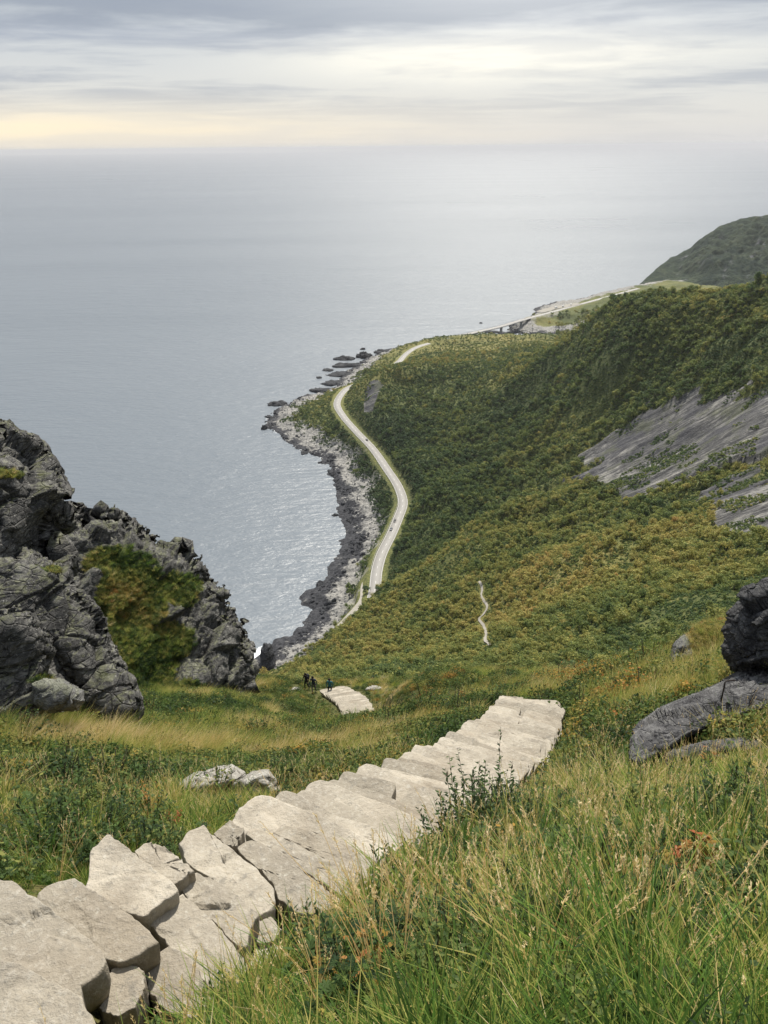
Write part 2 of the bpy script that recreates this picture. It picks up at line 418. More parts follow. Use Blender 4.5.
M_grey = rockmat('grey_boulder', (.06, .06, .06), (.16, .158, .15), (.34, .33, .31), 3., .5, .25, .6)
M_skerry = rockmat('wet_rock', (.01, .011, .013), (.028, .03, .034), (.07, .07, .072), .3, .1, .0, 2)

def leafmat(name, stops, trans=.35, vtint=0.0, rough=.6, attrname='tint'):
    """foliage: colour along `stops`, chosen by the plant's own tint plus variation from leaf to leaf"""
    m, nt = mat(name); t = NT(nt)
    a = t.attr(attrname, 'INSTANCER'); b = t.attr('leaf', 'GEOMETRY')
    f = t.math('ADD', a, t.math('MULTIPLY', t.math('SUBTRACT', b, .5), vtint), clamp=True)
    c = t.ramp(f, stops)
    br = t.math('ADD', .7, t.math('MULTIPLY', b, .6))
    c = t.mix(1.0, c, t.n('ShaderNodeCombineColor', ins={0: br, 1: br, 2: br}).outputs[0], 'MULTIPLY')
    d = t.pbsdf(c, rough, None, .15)
    tr = t.n('ShaderNodeBsdfTranslucent', ins={0: c}).outputs[0]
    x = t.n('ShaderNodeMixShader', ins={0: trans, 1: d, 2: tr}); t.out(x.outputs[0]); return m
TREE = [(0, (.045, .078, .034)), (.22, (.088, .135, .048)), (.42, (.18, .215, .06)), (.6, (.32, .30, .085)), (.8, (.40, .33, .105)), (1, (.46, .30, .10))]
M_tree = leafmat('birch_leaves', TREE, .45, .2)
M_bark = simple('bark', (.11, .095, .08), .9)
GRASS = [(0, (.045, .09, .02)), (.3, (.135, .24, .042)), (.5, (.30, .35, .075)), (.68, (.46, .40, .12)), (.85, (.56, .43, .18)), (1, (.70, .57, .34))]
M_grass = leafmat('grass_blades', GRASS, .5, .35)
M_herb = leafmat('herb_leaves', [(0, (.025, .05, .018)), (.35, (.075, .12, .03)), (.6, (.21, .21, .055)), (.8, (.36, .23, .05)), (1, (.28, .09, .035))], .42, .3)
M_twig = simple('twig', (.07, .05, .035), .9)

# terrain material
def terrain_mat():
    m, nt = mat('ground'); t = NT(nt); p = pos(t)
    veg = t.attr('veg'); rock = t.attr('rock'); shore = t.attr('shore'); hue = t.attr('hue'); verge = t.attr('verge')
    n1 = t.noise(p, .05, 6, .6); n2 = t.noise(p, .6, 6, .65); n3 = t.noise(p, 5., 4, .6)
    f = t.math('ADD', hue, t.math('MULTIPLY', t.math('SUBTRACT', n2, .5), .9), clamp=True)
    c = t.ramp(f, [(0, (.035, .048, .017)), (.35, (.08, .095, .026)), (.6, (.16, .15, .045)), (.85, (.23, .19, .065)), (1, (.26, .19, .075))])
    c = t.mix(t.math('MULTIPLY', t.rng(n3, .5, .7), .5), c, (.035, .04, .018))
    # bare rock faces
    uv = t.n('ShaderNodeCombineXYZ', ins={0: t.math('MULTIPLY', t.attr('su'), .022), 1: t.math('MULTIPLY', t.attr('sv'), .16), 2: 0.}).outputs[0]
    st = t.noise(uv, 1.0, 8, .68, .4)
    uv2 = t.n('ShaderNodeCombineXYZ', ins={0: t.math('MULTIPLY', t.attr('su'), .06), 1: t.math('MULTIPLY', t.attr('sv'), .5), 2: 4.}).outputs[0]
    crk = t.math('ABSOLUTE', t.math('SUBTRACT', t.noise(uv2, 1.0, 5, .6, .3), .5))
    rn = t.noise(p, .16, 7, .7)
    rc = t.ramp(t.math('ADD', t.math('MULTIPLY', st, .6), t.math('MULTIPLY', rn, .4)), [(.38, (.035, .035, .038)), (.5, (.105, .102, .098)), (.62, (.34, .325, .29))])
    rc = t.mix(t.math('MULTIPLY', t.rng(crk, .0, .05, 1., 0.), .95), rc, (.02, .02, .022))
    rc = t.mix(t.rng(t.noise(p, .02, 3, .5), .45, .6, 0., .55), rc, (.045, .045, .055))
    rc = t.mix(t.math('MULTIPLY', t.rng(t.noise(p, .05, 6, .7), .52, .62), .4), rc, (.10, .11, .05))
    c = t.mix(t.rng(t.math('ADD', rock, t.math('MULTIPLY', t.math('SUBTRACT', n2, .5), .5)), .4, .6), c, rc)
    # shore: black band by the water, pale cobbles above
    s2 = t.math('ADD', shore, t.math('MULTIPLY', t.math('SUBTRACT', t.noise(p, .07, 6, .7), .5), 1.3))
    sn = t.noise(p, .4, 7, .75)
    pale = t.ramp(sn, [(.35, (.07, .07, .07)), (.5, (.24, .23, .21)), (.65, (.36, .345, .315))])
    dark = t.ramp(sn, [(.4, (.014, .015, .018)), (.6, (.06, .06, .065))])
    sc = t.mix(t.rng(s2, .74, .86), pale, dark)
    c = t.mix(t.rng(t.math('ADD', shore, t.math('MULTIPLY', t.math('SUBTRACT', t.noise(p, .12, 6, .7), .5), .55)), .16, .26), c, sc)
    vg = t.mix(n2, (.09, .105, .03), (.22, .20, .07))
    c = t.mix(t.math('MULTIPLY', t.math('MULTIPLY', verge, .8), t.rng(n2, .35, .6)), c, vg)
    h = t.math('ADD', t.math('MULTIPLY', n2, 1.), t.math('MULTIPLY', st, 1.4))
    t.out(t.pbsdf(c, .9, t.bump(h, .9, 1.2), .2)); return m
M_ground = terrain_mat()
def soil_mat():
    m, nt = mat('meadow_soil'); t = NT(nt); p = pos(t)
    n = t.noise(p, 1.1, 6, .65); n2 = t.noise(p, 14, 5, .7)
    c = t.ramp(n, [(.35, (.05, .06, .02)), (.5, (.09, .095, .03)), (.65, (.15, .13, .05))])
    c = t.mix(t.rng(n2, .45, .65), c, (.025, .022, .014))
    t.out(t.pbsdf(c, .95, t.bump(t.math('ADD', n, n2), .8, .08), .1)); return m
M_soil = soil_mat()

# ------------------------------------------------------------------ terrain meshes
# far land
a0, a1, da = -.50, .74, .0018
az = np.arange(a0, a1, da); ll = np.arange(math.log(108.), math.log(3600.), .0030)
AZ, LL = np.meshgrid(az, ll); RR = np.exp(LL)
X = (np.sin(AZ)*RR).ravel(); Y = (np.cos(AZ)*RR).ravel()
Z, SD, ROCK, CUTR, ST = height(X, Y, True)
SUa, SVa = slab_uv(X, Y, Z)
# tufted roughness of the ground
Z = Z+fbm2(X/4, Y/4, 2, 33)*.35*(CUTR > 9)
# rise of colour: autumn patches placed in plan
def anchors(x, y, L):
    s = np.zeros(x.shape); w = np.zeros(x.shape)+.03; s += .03*.4
    r = np.hypot(x, y)
    for px, py, D, rad, v in L:
        q = W(px, py, D=D); k = np.exp(-((x-q[0])**2+(y-q[1])**2)/(2*rad**2)); s += k*v; w += k
    return s/w
HUE = [(560,590,290,60,.78),(450,600,400,60,.66),(420,640,320,50,.62),(380,640,400,50,.5),(520,545,440,50,.62),(640,600,230,40,.6),(560,650,195,30,.3),(470,665,215,35,.35),(640,520,400,50,.35),(560,500,500,50,.35),(700,560,270,30,.42),(600,480,540,40,.3),(470,440,760,90,.10),(420,470,700,60,.14),
       (540,440,680,70,.22),(450,400,860,70,.28),(400,560,500,50,.42),(500,480,610,60,.25),(600,400,660,70,.30),(640,340,690,70,.45),(700,310,670,60,.52),(560,360,850,50,.45),(500,355,1050,120,.62),(430,365,1100,90,.58),(690,360,600,60,.38),(700,470,430,40,.6),(768,440,400,50,.6),(768,560,250,40,.25),(740,500,330,40,.45)]
def hue_at(x, y): return np.clip(anchors(x, y, HUE)+fbm2(x/70, y/70, 4, 77)*.30+fbm2(x/14, y/14, 2, 78)*.12-.03, 0, 1)
HU = hue_at(X, Y)
SHW = np.interp(np.hypot(X, Y), [400, 500, 620, 900, 1350, 1500], [26, 30, 34, 42, 34, 75])
shore = np.where(SD > 0, 1-SD/SHW, 1.)
shore = np.clip(shore, 0, 1)*(SD < 90)
verge = np.clip(1-(CUTR-5)/13, 0, 1)*(CUTR < 40)
nr, nc = AZ.shape
Fc = gridfaces(nr, nc)
keep = (Z[Fc].max(1) > -2.5)
Fc = Fc[keep]
used = np.zeros(len(X), bool); used[Fc.ravel()] = True; rem = np.cumsum(used)-1
me = mesh('hillside', np.stack([X, Y, Z], 1)[used], rem[Fc], [M_ground], dict(su=SUa[used], sv=SVa[used], rock=ROCK[used], shore=shore[used], hue=HU[used], verge=verge[used], veg=HU[used]*0+1))
tag(link('hillside', me), kind='structure')
ZG = Z.reshape(nr, nc)
# line-of-sight table, to leave out plants nobody could see
ang = (ZG-H)/RR; hor = np.maximum.accumulate(ang, axis=0)
def seen(x, y, z, slack):
    a = np.arctan2(x, y); l = .5*np.log(x*x+y*y)
    i = np.clip(((l-ll[0])/.0030).astype(int), 0, nr-1); j = np.clip(((a-a0)/da).astype(int), 0, nc-1)
    r = np.exp(l); return (z+slack-H)/r > hor[i, j]-1e-4
# near meadow
az2 = np.arange(-1.25, 1.25, .0075); l2 = np.arange(math.log(.7), math.log(109.5), .0075)
A2, L2 = np.meshgrid(az2, l2); R2_ = np.exp(L2); X2 = (np.sin(A2)*R2_).ravel(); Y2 = (np.cos(A2)*R2_).ravel()
Z2 = height(X2, Y2); Z2 += fbm2(X2/.5, Y2/.5, 3, 5)*.03*np.clip(R2_.ravel()/3, 0, 1)
me = mesh('meadow', np.stack([X2, Y2, Z2], 1), gridfaces(*A2.shape), [M_soil])
tag(link('meadow', me), kind='structure')

# ------------------------------------------------------------------ sea
def sea():
    m, nt = mat('sea_water'); t = NT(nt); p = pos(t)
    foam = t.attr('foam')
    w1 = t.noise(t.mapping(p, (.012, .035, 1), (0, 0, .25)), 1., 6, .55, .3)
    w2 = t.noise(t.mapping(p, (.06, .16, 1), (0, 0, .12)), 1., 5, .6, .2)
    w3 = t.noise(t.mapping(p, (.35, .6, 1), (0, 0, -.2)), 1., 3, .6)
    h = t.math('ADD', t.math('MULTIPLY', w1, 1.7), t.math('ADD', t.math('MULTIPLY', w2, 1.1), t.math('MULTIPLY', w3, .22)))
    b = t.bump(h, .42, 3.4)
    big = t.noise(t.mapping(p, (.0004, .0016, 1), (0, 0, .1)), 1., 5, .6, .5)
    c = t.mix(big, (.11, .13, .15), (.155, .175, .195))
    fo = t.rng(t.math('ADD', foam, t.math('MULTIPLY', t.math('SUBTRACT', t.noise(p, .35, 6, .75), .5), 1.1)), .72, .86)
    c = t.mix(fo, c, (.75, .77, .78))
    r = t.math('ADD', t.rng(big, .3, .7, .27, .36), t.math('MULTIPLY', fo, .4))
    t.out(t.pbsdf(c, r, b, .5, IOR=1.33)); return m
M_sea = sea()
azs = np.arange(-.60, .75, .004); ls = np.r_[np.arange(math.log(330.), math.log(1500.), .006)]
As, Ls = np.meshgrid(azs, ls); Rs = np.exp(Ls); xs = (np.sin(As)*Rs).ravel(); ys = (np.cos(As)*Rs).ravel()
sds = -sdcoast(xs, ys)
foam = np.clip(1-sds/5.5, 0, 1)
st_c = W(268, 655, z=0.)[:2]
foam = np.maximum(foam, np.clip(1.25-np.hypot(xs-st_c[0], ys-st_c[1])/22, 0, 1))
# one sheet: fine polar part joined to a coarse ring reaching the horizon and a coarse rest behind
rings = np.r_[np.exp(ls), np.exp(np.linspace(math.log(1510), math.log(60000), 60))]
fa = np.r_[azs]
Ag, Rg = np.meshgrid(fa, rings)
V = np.stack([(np.sin(Ag)*Rg).ravel(), (np.cos(Ag)*Rg).ravel(), np.zeros(Ag.size)], 1)
fo = np.zeros(Ag.shape); fo[:len(ls)] = foam.reshape(As.shape)
tag(link('sea', mesh('sea', V, gridfaces(*Ag.shape), [M_sea], dict(foam=fo.ravel()))), kind='structure')
b0, b1 = azs[-1], azs[0]+2*math.pi
Ag, Rg = np.meshgrid(np.linspace(b0, b1, 60), np.array([330., 1500, 8000, 60000]))
V = np.stack([(np.sin(Ag)*Rg).ravel(), (np.cos(Ag)*Rg).ravel(), np.zeros(Ag.size)], 1)
tag(link('sea', mesh('sea_behind', V, gridfaces(*Ag.shape), [M_sea], dict(foam=np.zeros(Ag.size)))), kind='structure')

# ------------------------------------------------------------------ roads
def strip(P, offs, dz, z_from=None):
    T = np.gradient(P[:, :2], axis=0); T /= np.linalg.norm(T, axis=1)[:, None]; Nn = np.stack([T[:, 1], -T[:, 0]], 1)
    rows = []
    for o in offs:
        q = P.copy(); q[:, :2] += Nn*o; q[:, 2] += dz; rows.append(q)
    V = np.stack(rows, 1).reshape(-1, 3); return V, gridfaces(len(P), len(offs))
def asphalt():
    m, nt = mat('pale_asphalt'); t = NT(nt); p = pos(t)
    n = t.noise(p, .25, 5, .6); n2 = t.noise(p, 4, 3)
    c = t.mix(n, (.19, .18, .165), (.26, .245, .22)); c = t.mix(t.math('MULTIPLY', n2, .2), c, (.13, .125, .12))
    t.out(t.pbsdf(c, .6, None, .4)); return m
M_asph = asphalt()
M_line = simple('road_paint', (.75, .74, .7), .5)
M_gravel = simple('gravel', (.27, .25, .215), .9, .2, .3, .8)
Rd = resample(catmull(ROAD[::2], 4), 2.0)
V, Fq = strip(Rd, [-4.3, -4.1, 0, 4.1, 4.3], 0.0)
V = V.reshape(-1, 5, 3); V[:, 0, 2] -= .35; V[:, 4, 2] -= .35; V = V.reshape(-1, 3)
tag(link('road', mesh('road', V, Fq, [M_asph])), kind='structure')
mk = MB()
for off, w, dash in ((-3.75, .14, 0), (3.75, .14, 0), (0, .14, 1)):
    T = np.gradient(Rd[:, :2], axis=0); T /= np.linalg.norm(T, axis=1)[:, None]; Nn = np.stack([T[:, 1], -T[:, 0]], 1)
    for i in range(len(Rd)-1):
        if dash and i % 6 > 1: continue
        q = []
        for j, sgn in ((i, -1), (i, 1), (i+1, 1), (i+1, -1)):
            q.append((Rd[j, 0]+Nn[j, 0]*(off+sgn*w/2), Rd[j, 1]+Nn[j, 1]*(off+sgn*w/2), Rd[j, 2]+.004))
        mk.add(q, [(0, 1, 2, 3)])
tag(mk.build('road_markings', M_line), kind='structure')
V, Fq = strip(SHORT, [-2.0, 0, 2.0], .06)
tag(link('track', mesh('track', V, Fq, [M_gravel])), kind='structure')
# lay-by on the far shore
lay = resample(catmull([W(*p, z=16.) for p in [(540,312),(552,308.5),(566,306),(580,303.5)]], 6), 4.)
V, Fq = strip(lay, [-9, 0, 9], .3)
tag(link('parking_area', mesh('parking_area', V, Fq, [M_gravel])), kind='structure')
# footpath on the middle slope
tp = np.array([(479,582,345),(482,590,338),(481,597,332),(487,606,324),(484,614,318),(479,620,312),(484,628,305),(486,634,300),(485,640,296),(490,646,290)])
pw = W(tp[:, 0], tp[:, 1], D=np.full(len(tp), 320.))
def drop(px, py, d0=60, d1=3000.):
    """where the line of sight meets the finished ground"""
    d = ray(float(px), float(py)); D = np.exp(np.linspace(math.log(d0), math.log(d1), 1500)); P = CAM+D[:, None]*d
    g = height(P[:, 0], P[:, 1]); k = np.argmax(P[:, 2] < g); q = P[k].copy(); q[2] = g[k]; return q
fp = np.array([drop(a, b, 150) for a, b, _ in tp])
fps = resample(catmull(fp, 6), .8)
T = np.gradient(fps[:, :2], axis=0); T /= np.linalg.norm(T, axis=1)[:, None]
rows = []
for o in (-.5, 0, .5):
    x = fps[:, 0]+T[:, 1]*o; y = fps[:, 1]-T[:, 0]*o; rows.append(np.stack([x, y, height(x, y)+.35], 1))
FOOT = fps
tag(link('footpath', mesh('footpath', np.stack(rows, 1).reshape(-1, 3), gridfaces(len(fps), 3), [M_gravel])), kind='structure')

# ------------------------------------------------------------------ rocks: outline at its own distance, given full depth and fractured
MOSSPTS = []
def inflate(name, poly, Dc, T, Rpx, step, material, seed, amp, scl, label=None, cat='rock', parent=None, group=None, power=.62, fine=.25, kind=None, mossy=None, rim=9., rag=0., strata=0.):
    poly = np.array(poly, float); x0, y0 = poly.min(0)-2*step; x1, y1 = poly.max(0)+2*step
    gx = np.arange(x0, x1, step); gy = np.arange(y0, y1, step); PX, PY = np.meshgrid(gx, gy)
    e = segdist(PX, PY, poly, True); e = np.where(inpoly(PX, PY, poly), e, -e)
    if rag: e = e+rag*(fbm2(PX/13+seed, PY/9, 5, seed, .7)*2.2-.4)*(1-sstep(8, 20, e))
    h = T*np.power(np.clip(1-(1-np.clip(e/Rpx, 0, 1))**2, 0, 1), power)
    Df = np.array([Dc(a, b) for a, b in zip(PX.ravel(), PY.ravel())]) if callable(Dc) else np.full(PX.size, float(Dc))
    hf = h.ravel()
    front = W(PX.ravel(), PY.ravel(), D=Df-hf); back = W(PX.ravel(), PY.ravel(), D=Df+hf)
    n = PX.size; Fq = gridfaces(*PX.shape); ok = (e.ravel()[Fq] > -step*.8).all(1); Fq = Fq[ok]
    edge = hf <= 0
    bi = np.where(edge, np.arange(n), np.arange(n)+n)
    Fb = bi[Fq][:, ::-1]
    V = np.vstack([front, back]); FF = np.vstack([Fq[:, ::-1], Fb[:, ::-1][:, ::-1][:, ::-1][:, ::-1]])
    FF = np.vstack([Fq[:, ::-1], bi[Fq]])
    used = np.zeros(len(V), bool); used[FF.ravel()] = True; rem = np.cumsum(used)-1; V = V[used]; FF = rem[FF]
    att = (.2+.8*sstep(0, rim, np.r_[e.ravel(), e.ravel()]))[used]
    mo = np.zeros(len(V))
    if mossy is not None:
        for (mx_, my_, sx_, sy_) in mossy:
            ux = np.r_[PX.ravel(), PX.ravel()][used]; uy = np.r_[PY.ravel(), PY.ravel()][used]
            mo = np.maximum(mo, np.exp(-(((ux-mx_)/sx_)**2+((uy-my_)/sy_)**2)**1.5)*1.0)
    me = mesh(name, V, FF, [material], dict(moss=mo))
    nn = np.zeros(len(V)*3, np.float32); me.vertices.foreach_get('normal', nn); nn = nn.reshape(-1, 3)
    rot = np.array([[.8, .35, .48], [-.3, .93, -.17], [-.5, 0, .86]])
    q = (V@rot.T)*np.array([.62, 1.1, 1.6])/scl
    q = q+.16*np.stack([fbm3(q*1.1, 2, seed+k) for k in (1, 2, 3)], 1)
    o1, c1 = facets(q, seed); o2, c2 = facets(q*2.7, seed+7)
    d = amp*(1.9*o1-.40*(1-sstep(0, .07, c1))+.40*o2-.12*(1-sstep(0, .06, c2)))+amp*fine*.8*fbm3(V/scl*6, 4, seed+9, .6)+amp*.5*fbm3(V/scl*.5, 2, seed+4)
    if strata:
        ax = W(640., 745., D=11.)-W(768., 668., D=12.); ax /= np.linalg.norm(ax); vv_ = V-(V@ax)[:, None]*ax*.90
        lay = fbm3(vv_/.22+3, 4, seed+31, .6); d = d+strata*(np.round(lay*5)/5*.7+lay*.5)
    d = d*att*(1-.6*np.clip(mo*1.5, 0, 1))
    V = V+nn*d[:, None]
    me.vertices.foreach_set('co', V.astype(np.float32).ravel()); me.update()
    if mossy is not None:
        k_ = (mo > .42) & ((nn*(V-CAM)).sum(1) < 0) & (nn[:, 2] > -.2)
        MOSSPTS.append(V[k_]+nn[k_]*0-np.array([0, 0, .05]))
    base = V[:, :].mean(0)
    bz = V[:, 2].min()
    org = np.array([base[0], base[1], bz])
    me.vertices.foreach_set('co', (V-org).astype(np.float32).ravel()); me.update()
    o = link(name, me, parent, None if parent else Vector(org))
    if parent: o.location = Vector(org)-parent.location
    if kind: tag(o, kind=kind)
    elif not parent: tag(o, label, cat, group)
    return o
# the tall left crag, the lower crag behind it
inflate('rock_crag', [(-90,430),(-40,424),(0,429),(22,435),(41,446),(53,462),(57,484),(68,497),(73,512),(64,524),(52,528),(50,545),(66,575),(80,640),(84,720),(40,745),(0,750),(-90,760)],
        lambda a, b: 28+(712-b)*.012+max(0, a)*.02, 4.2, 42, 1.2, M_crag, 3, .55, 2.6, 'tall dark craggy rock face at the left edge of the photo above the meadow', 'crag', mossy=[(10,472,20,5)], rag=4.)
inflate('rock_buttress', [(-40,545),(0,540),(28,545),(46,556),(62,566),(84,590),(104,610),(111,640),(124,668),(140,700),(140,726),(112,730),(80,715),(60,680),(44,650),(10,640),(-40,650)],
        lambda a, b: 25.6+(700-b)*.012, 1.6, 26, 1.0, M_crag, 8, .28, 2.2, 'long slanting grey rock buttress leaning from the tall crag down to the meadow', 'crag', mossy=[(48,568,16,3)], rag=3.)
inflate('rock_crag', [(40,520),(62,508),(78,504),(88,509),(100,512),(113,509),(128,515),(150,528),(160,537),(168,535),(180,542),(196,552),(203,556),(206,570),(222,585),(232,602),(243,622),(256,650),(258,672),(250,700),(200,716),(160,724),(120,730),(80,735),(40,650)],
        lambda a, b: 50+(690-b)*.03+(a-100)*.03, 4.6, 38, 1.1, M_crag, 13, .6, 2.3, 'lower jagged crag sloping down to the sea with mossy green hollow', 'crag', mossy=[(130,600,36,48),(140,660,42,34),(110,560,24,16),(178,590,26,18),(172,640,24,20),(150,690,60,14)], rag=7.)
inflate('crag_foot', [(0,610),(20,604),(36,618),(48,628),(56,650),(50,668),(60,700),(40,735),(0,740),(-60,740),(-60,620)], 23.6, 1.7, 24, 1.0, M_crag, 23, .2, 1.5, 'broken grey ledge at the foot of the tall left crag', 'rock', mossy=[(44,680,14,6)], rag=3.)
inflate('boulder', [(30,684),(44,677),(64,680),(84,690),(87,702),(78,712),(50,714),(34,704)], 21.5, .62, 15, .9, M_grey, 31, .15, .7, 'grey lichened boulder in the grass below the tall left crag')
inflate('boulder', [(178,784),(192,774),(212,768),(232,765),(246,771),(249,780),(240,794),(215,800),(180,800)], 10.9, .42, 18, .8, M_pale, 41, .07, .5, 'pale flat boulder in golden grass left of the stairs', 'rock')
inflate('boulder', [(240,780),(252,771),(268,770),(278,782),(286,800),(280,812),(262,810),(242,798)], 10.5, .36, 16, .8, M_pale, 45, .06, .4, 'pale rounded boulder with cracked end beside green leaves', 'rock')
# right-hand rocks
inflate('boulder', [(722,632),(726,612),(734,600),(748,588),(768,579),(800,566),(850,575),(880,620),(880,690),(800,694),(768,684),(744,684),(728,668),(722,650)], 13.0, 1.2, 34, 1.1, M_dark, 51, .17, .95, 'large black boulder resting at the right edge above the slab', rim=10., rag=2.)
inflate('rock_slab', [(630,738),(640,724),(662,708),(690,695),(715,683),(745,668),(790,656),(880,650),(880,760),(790,712),(750,716),(715,728),(690,738),(660,756),(640,770),(628,760)],
        lambda a, b: 11.2+(720-b)*.034, .6, 20, 1.1, M_slab, 61, .10, 1.0, 'dark grey sloping rock slab with iron hook fixed in it', rim=12., strata=.16)
inflate('rock_ledge', [(634,770),(650,758),(672,748),(705,740),(740,736),(790,738),(790,772),(720,780),(660,790),(636,785)], 10.3, .3, 14, 1.0, M_slab, 71, .07, .5, 'crumbling dark rock ledge under dry grass below the sloping slab', strata=.08)
mb = inflate('boulder', [(670,664),(673,645),(680,637),(690,632),(697,624),(708,619),(724,619),(738,628),(750,650),(750,676),(700,682),(676,676)], 20.0, 1.1, 24, .9, M_grey, 81, .16, .8, 'grey boulder under a bright green mossy mound near the right edge', mossy=[(716,640,24,34),(700,632,12,10)])
for i, (px, py, s, lab) in enumerate([(62,752,5,'small pale stone low in the left meadow grass'),(86,760,7,'pale stone beside the small one in the left meadow'),(212,728,4,'small pale stone on the slope above the pale boulders'),(292,698,4,'pale stone in the grass left of the lower steps'),(374,690,6,'flat pale stones at the bend right of the lower steps'),(296,690,4,'pale stone near the two hikers'),(604,658,6,'pale rock lying at the top of the mossy brow'),(655,648,5,'pale rock beside the grey mossy boulder')]):
    q = drop(px, py, 6); D = np.linalg.norm(q-CAM)
    a = [(px+s*1.3*math.cos(t)*(1+.2*math.sin(3*t+i)), py+s*.75*math.sin(t)) for t in np.linspace(0, 2*math.pi, 12, endpoint=False)]
    inflate('stone', a, D-.02*D*.1, s*D/F*.9, s*.7, .7, M_pale if i < 7 else M_grey, 90+i, s*D/F*.12, s*D/F*.8, lab, 'stone')
# pale outcrops poking from the scrub
# skerries
SK = [(278,403.5,9,2.6,'low dark rock off the green headland tip, highest up the shore'),(269,416.5,4,1.2,'thin flat reef just off the headland'),(264,428,3,3,'small round black rock farthest out from the headland tip'),(274,425,5,2.6,'dark rock between the round islet and the headland'),(270,428,2,1,'tiny rock beside the round black islet'),
      (344,358.5,10,2.4,'long dark reef with flat top in the upper group'),(364,356,7,3.8,'humped black rock, largest of the upper reef group'),(352,365,16,2.4,'long low reef lying below the humped rock'),(363,349,2.3,1.2,'tiny rock standing alone farthest out at sea'),(388,352,11,3,'broad dark rock beside the distant road'),
      (328,370,5,1.3,'short flat rock left of the long reefs'),(319,377.5,3,1,'small reef awash, left of the rocky ledges'),(344,374,16,2.6,'long ledge of dark rock running to the shore'),(332,383,12,2.4,'lowest dark ledge above the headland'),(322,390,14,2.2,'pointed dark ledge just above the green headland'),
      (304,453,4,1.2,'small dark rock in the bay below the headland'),(335,515,3,1,'small dark rock off the black shore'),(345,512,4,2,'dark rock at the edge of the black shore'),(313,598,5,2.2,'dark rock at the water edge above the side track'),(322,585,6,2.6,'black rock jutting from the pale cobble shore'),(481,323,1.5,.8,'tiny rock in the channel left of the bridge'),(492,332,8,1.2,'low reef in the channel behind the bridge'),(508,333,9,1.4,'long low reef under the right end of the bridge')]
for i, (px, py, a, b, lab) in enumerate(SK):
    q = W(px, py+b*.3, z=0.); D = np.linalg.norm(q-CAM); rx = a*D/F; rz = max(b*D/F*1.0, 1.2); ry = min(rx, b*D/F*2.2+3)
    nu, nv = 40, 20; u, v = np.meshgrid(np.linspace(0, 2*math.pi, nu, endpoint=False), np.linspace(-.35, math.pi/2, nv))
    V = np.stack([rx*np.cos(u)*np.cos(v), ry*np.sin(u)*np.cos(v), rz*np.sin(v)], -1).reshape(-1, 3)
    V = V*(1+.45*fbm3(V/(rx*.6)+i*7, 3, 5)[:, None])
    o, cc = facets(V/np.array([rx*.45, rx*.45, rx*.3])+i*9, 4); V[:, 2] += rz*.5*o*(V[:, 2] > 0); V[:, :2] *= (1+.2*o)[:, None]
    Fs = [(r*nu+k, r*nu+(k+1) % nu, (r+1)*nu+(k+1) % nu, (r+1)*nu+k) for r in range(nv-1) for k in range(nu)]
    ob = link('sea_rock', mesh('sea_rock', V, Fs, [M_skerry]), None, (q[0], q[1], 0))
    ob.rotation_euler.z = random.uniform(-.1, .35); tag(ob, lab, 'sea rock', 'dark rocks standing in the sea off the coast')
inflate('sea_stack', [(261,668),(260,650),(264,643),(271,644),(275,654),(277,670),(270,674)], 505, 7, 6, .5, M_skerry, 7, 1.5, 6, 'dark sea stack ringed by white surf beside the lower crag', 'sea stack')
# distant mountain
def mtn_mat():
    m, nt = mat('far_slope'); t = NT(nt); p = pos(t)
    n = t.noise(p, .012, 8, .7); n2 = t.noise(p, .07, 5, .7)
    c = t.ramp(t.math('ADD', t.math('MULTIPLY', n, .5), t.math('MULTIPLY', n2, .5)), [(.4, (.012, .022, .018)), (.52, (.03, .044, .026)), (.64, (.07, .08, .045))])
    st = t.noise(t.mapping(p, (.02, .02, .004)), 1., 7, .7)
    c = t.mix(t.rng(st, .58, .66), c, (.12, .12, .125))
    t.out(t.pbsdf(c, .95, t.bump(t.math('ADD', n, n2), 1., 8), .1)); return m
M_mtn = mtn_mat()
def far_hill():
    sk = [(596,303),(610,300),(632,290),(645,278),(658,266),(672,256),(684,251),(700,238),(718,226),(742,217),(768,212),(820,205),(900,215),(980,250),(1060,310)]
    xs_ = np.arange(596, 1050, 1.2); sy = np.interp(xs_, [p[0] for p in sk], [p[1] for p in sk])
    v = np.linspace(0, 1, 130); rows = []
    for vv in np.r_[v, 1+v[1:]*.8]:
        dz_ = -ray(xs_, sy)[:, 2]; DC = np.minimum(2300., (H-6-np.clip((xs_-620)*.55, 0, 60))/dz_)
        D = DC-520*(1-vv)*np.clip((xs_-560)/150, .3, 1) if vv <= 1 else DC+(vv-1)*900
        top = W(xs_, sy, D=DC)
        dirs = top[:, :2]/np.linalg.norm(top[:, :2], axis=1)[:, None]
        rr = np.linalg.norm(top[:, :2], axis=1)*D/DC
        hh = np.maximum(top[:, 2], .5)
        pr = (vv if vv <= 1 else 1-(vv-1)/.8)
        z = hh*(pr**.75)*1.0 if vv <= 1 else top[:, 2]-(vv-1)*450-(vv-1)**.5*3
        rows.append(np.stack([dirs[:, 0]*rr, dirs[:, 1]*rr, z-3], 1))
    P = np.stack(rows); sh = P.shape; P = P.reshape(-1, 3)
    k = np.clip(P[:, 2]/60, 0, 1)
    P[:, 2] += (fbm2(P[:, 0]/110, P[:, 1]/110, 5, 8)*18-np.abs(fbm2(P[:, 0]/70+9, P[:, 1]/130, 5, 18, .6))*55+10)*k*np.repeat(np.r_[np.clip(1-v**6*.75, .25, 1), np.ones(129)], sh[1])
    o = link('far_mountain', mesh('far_mountain', P, gridfaces(sh[0], sh[1]), [M_mtn])); tag(o, kind='structure')
    return P.reshape(sh)
FH = far_hill()

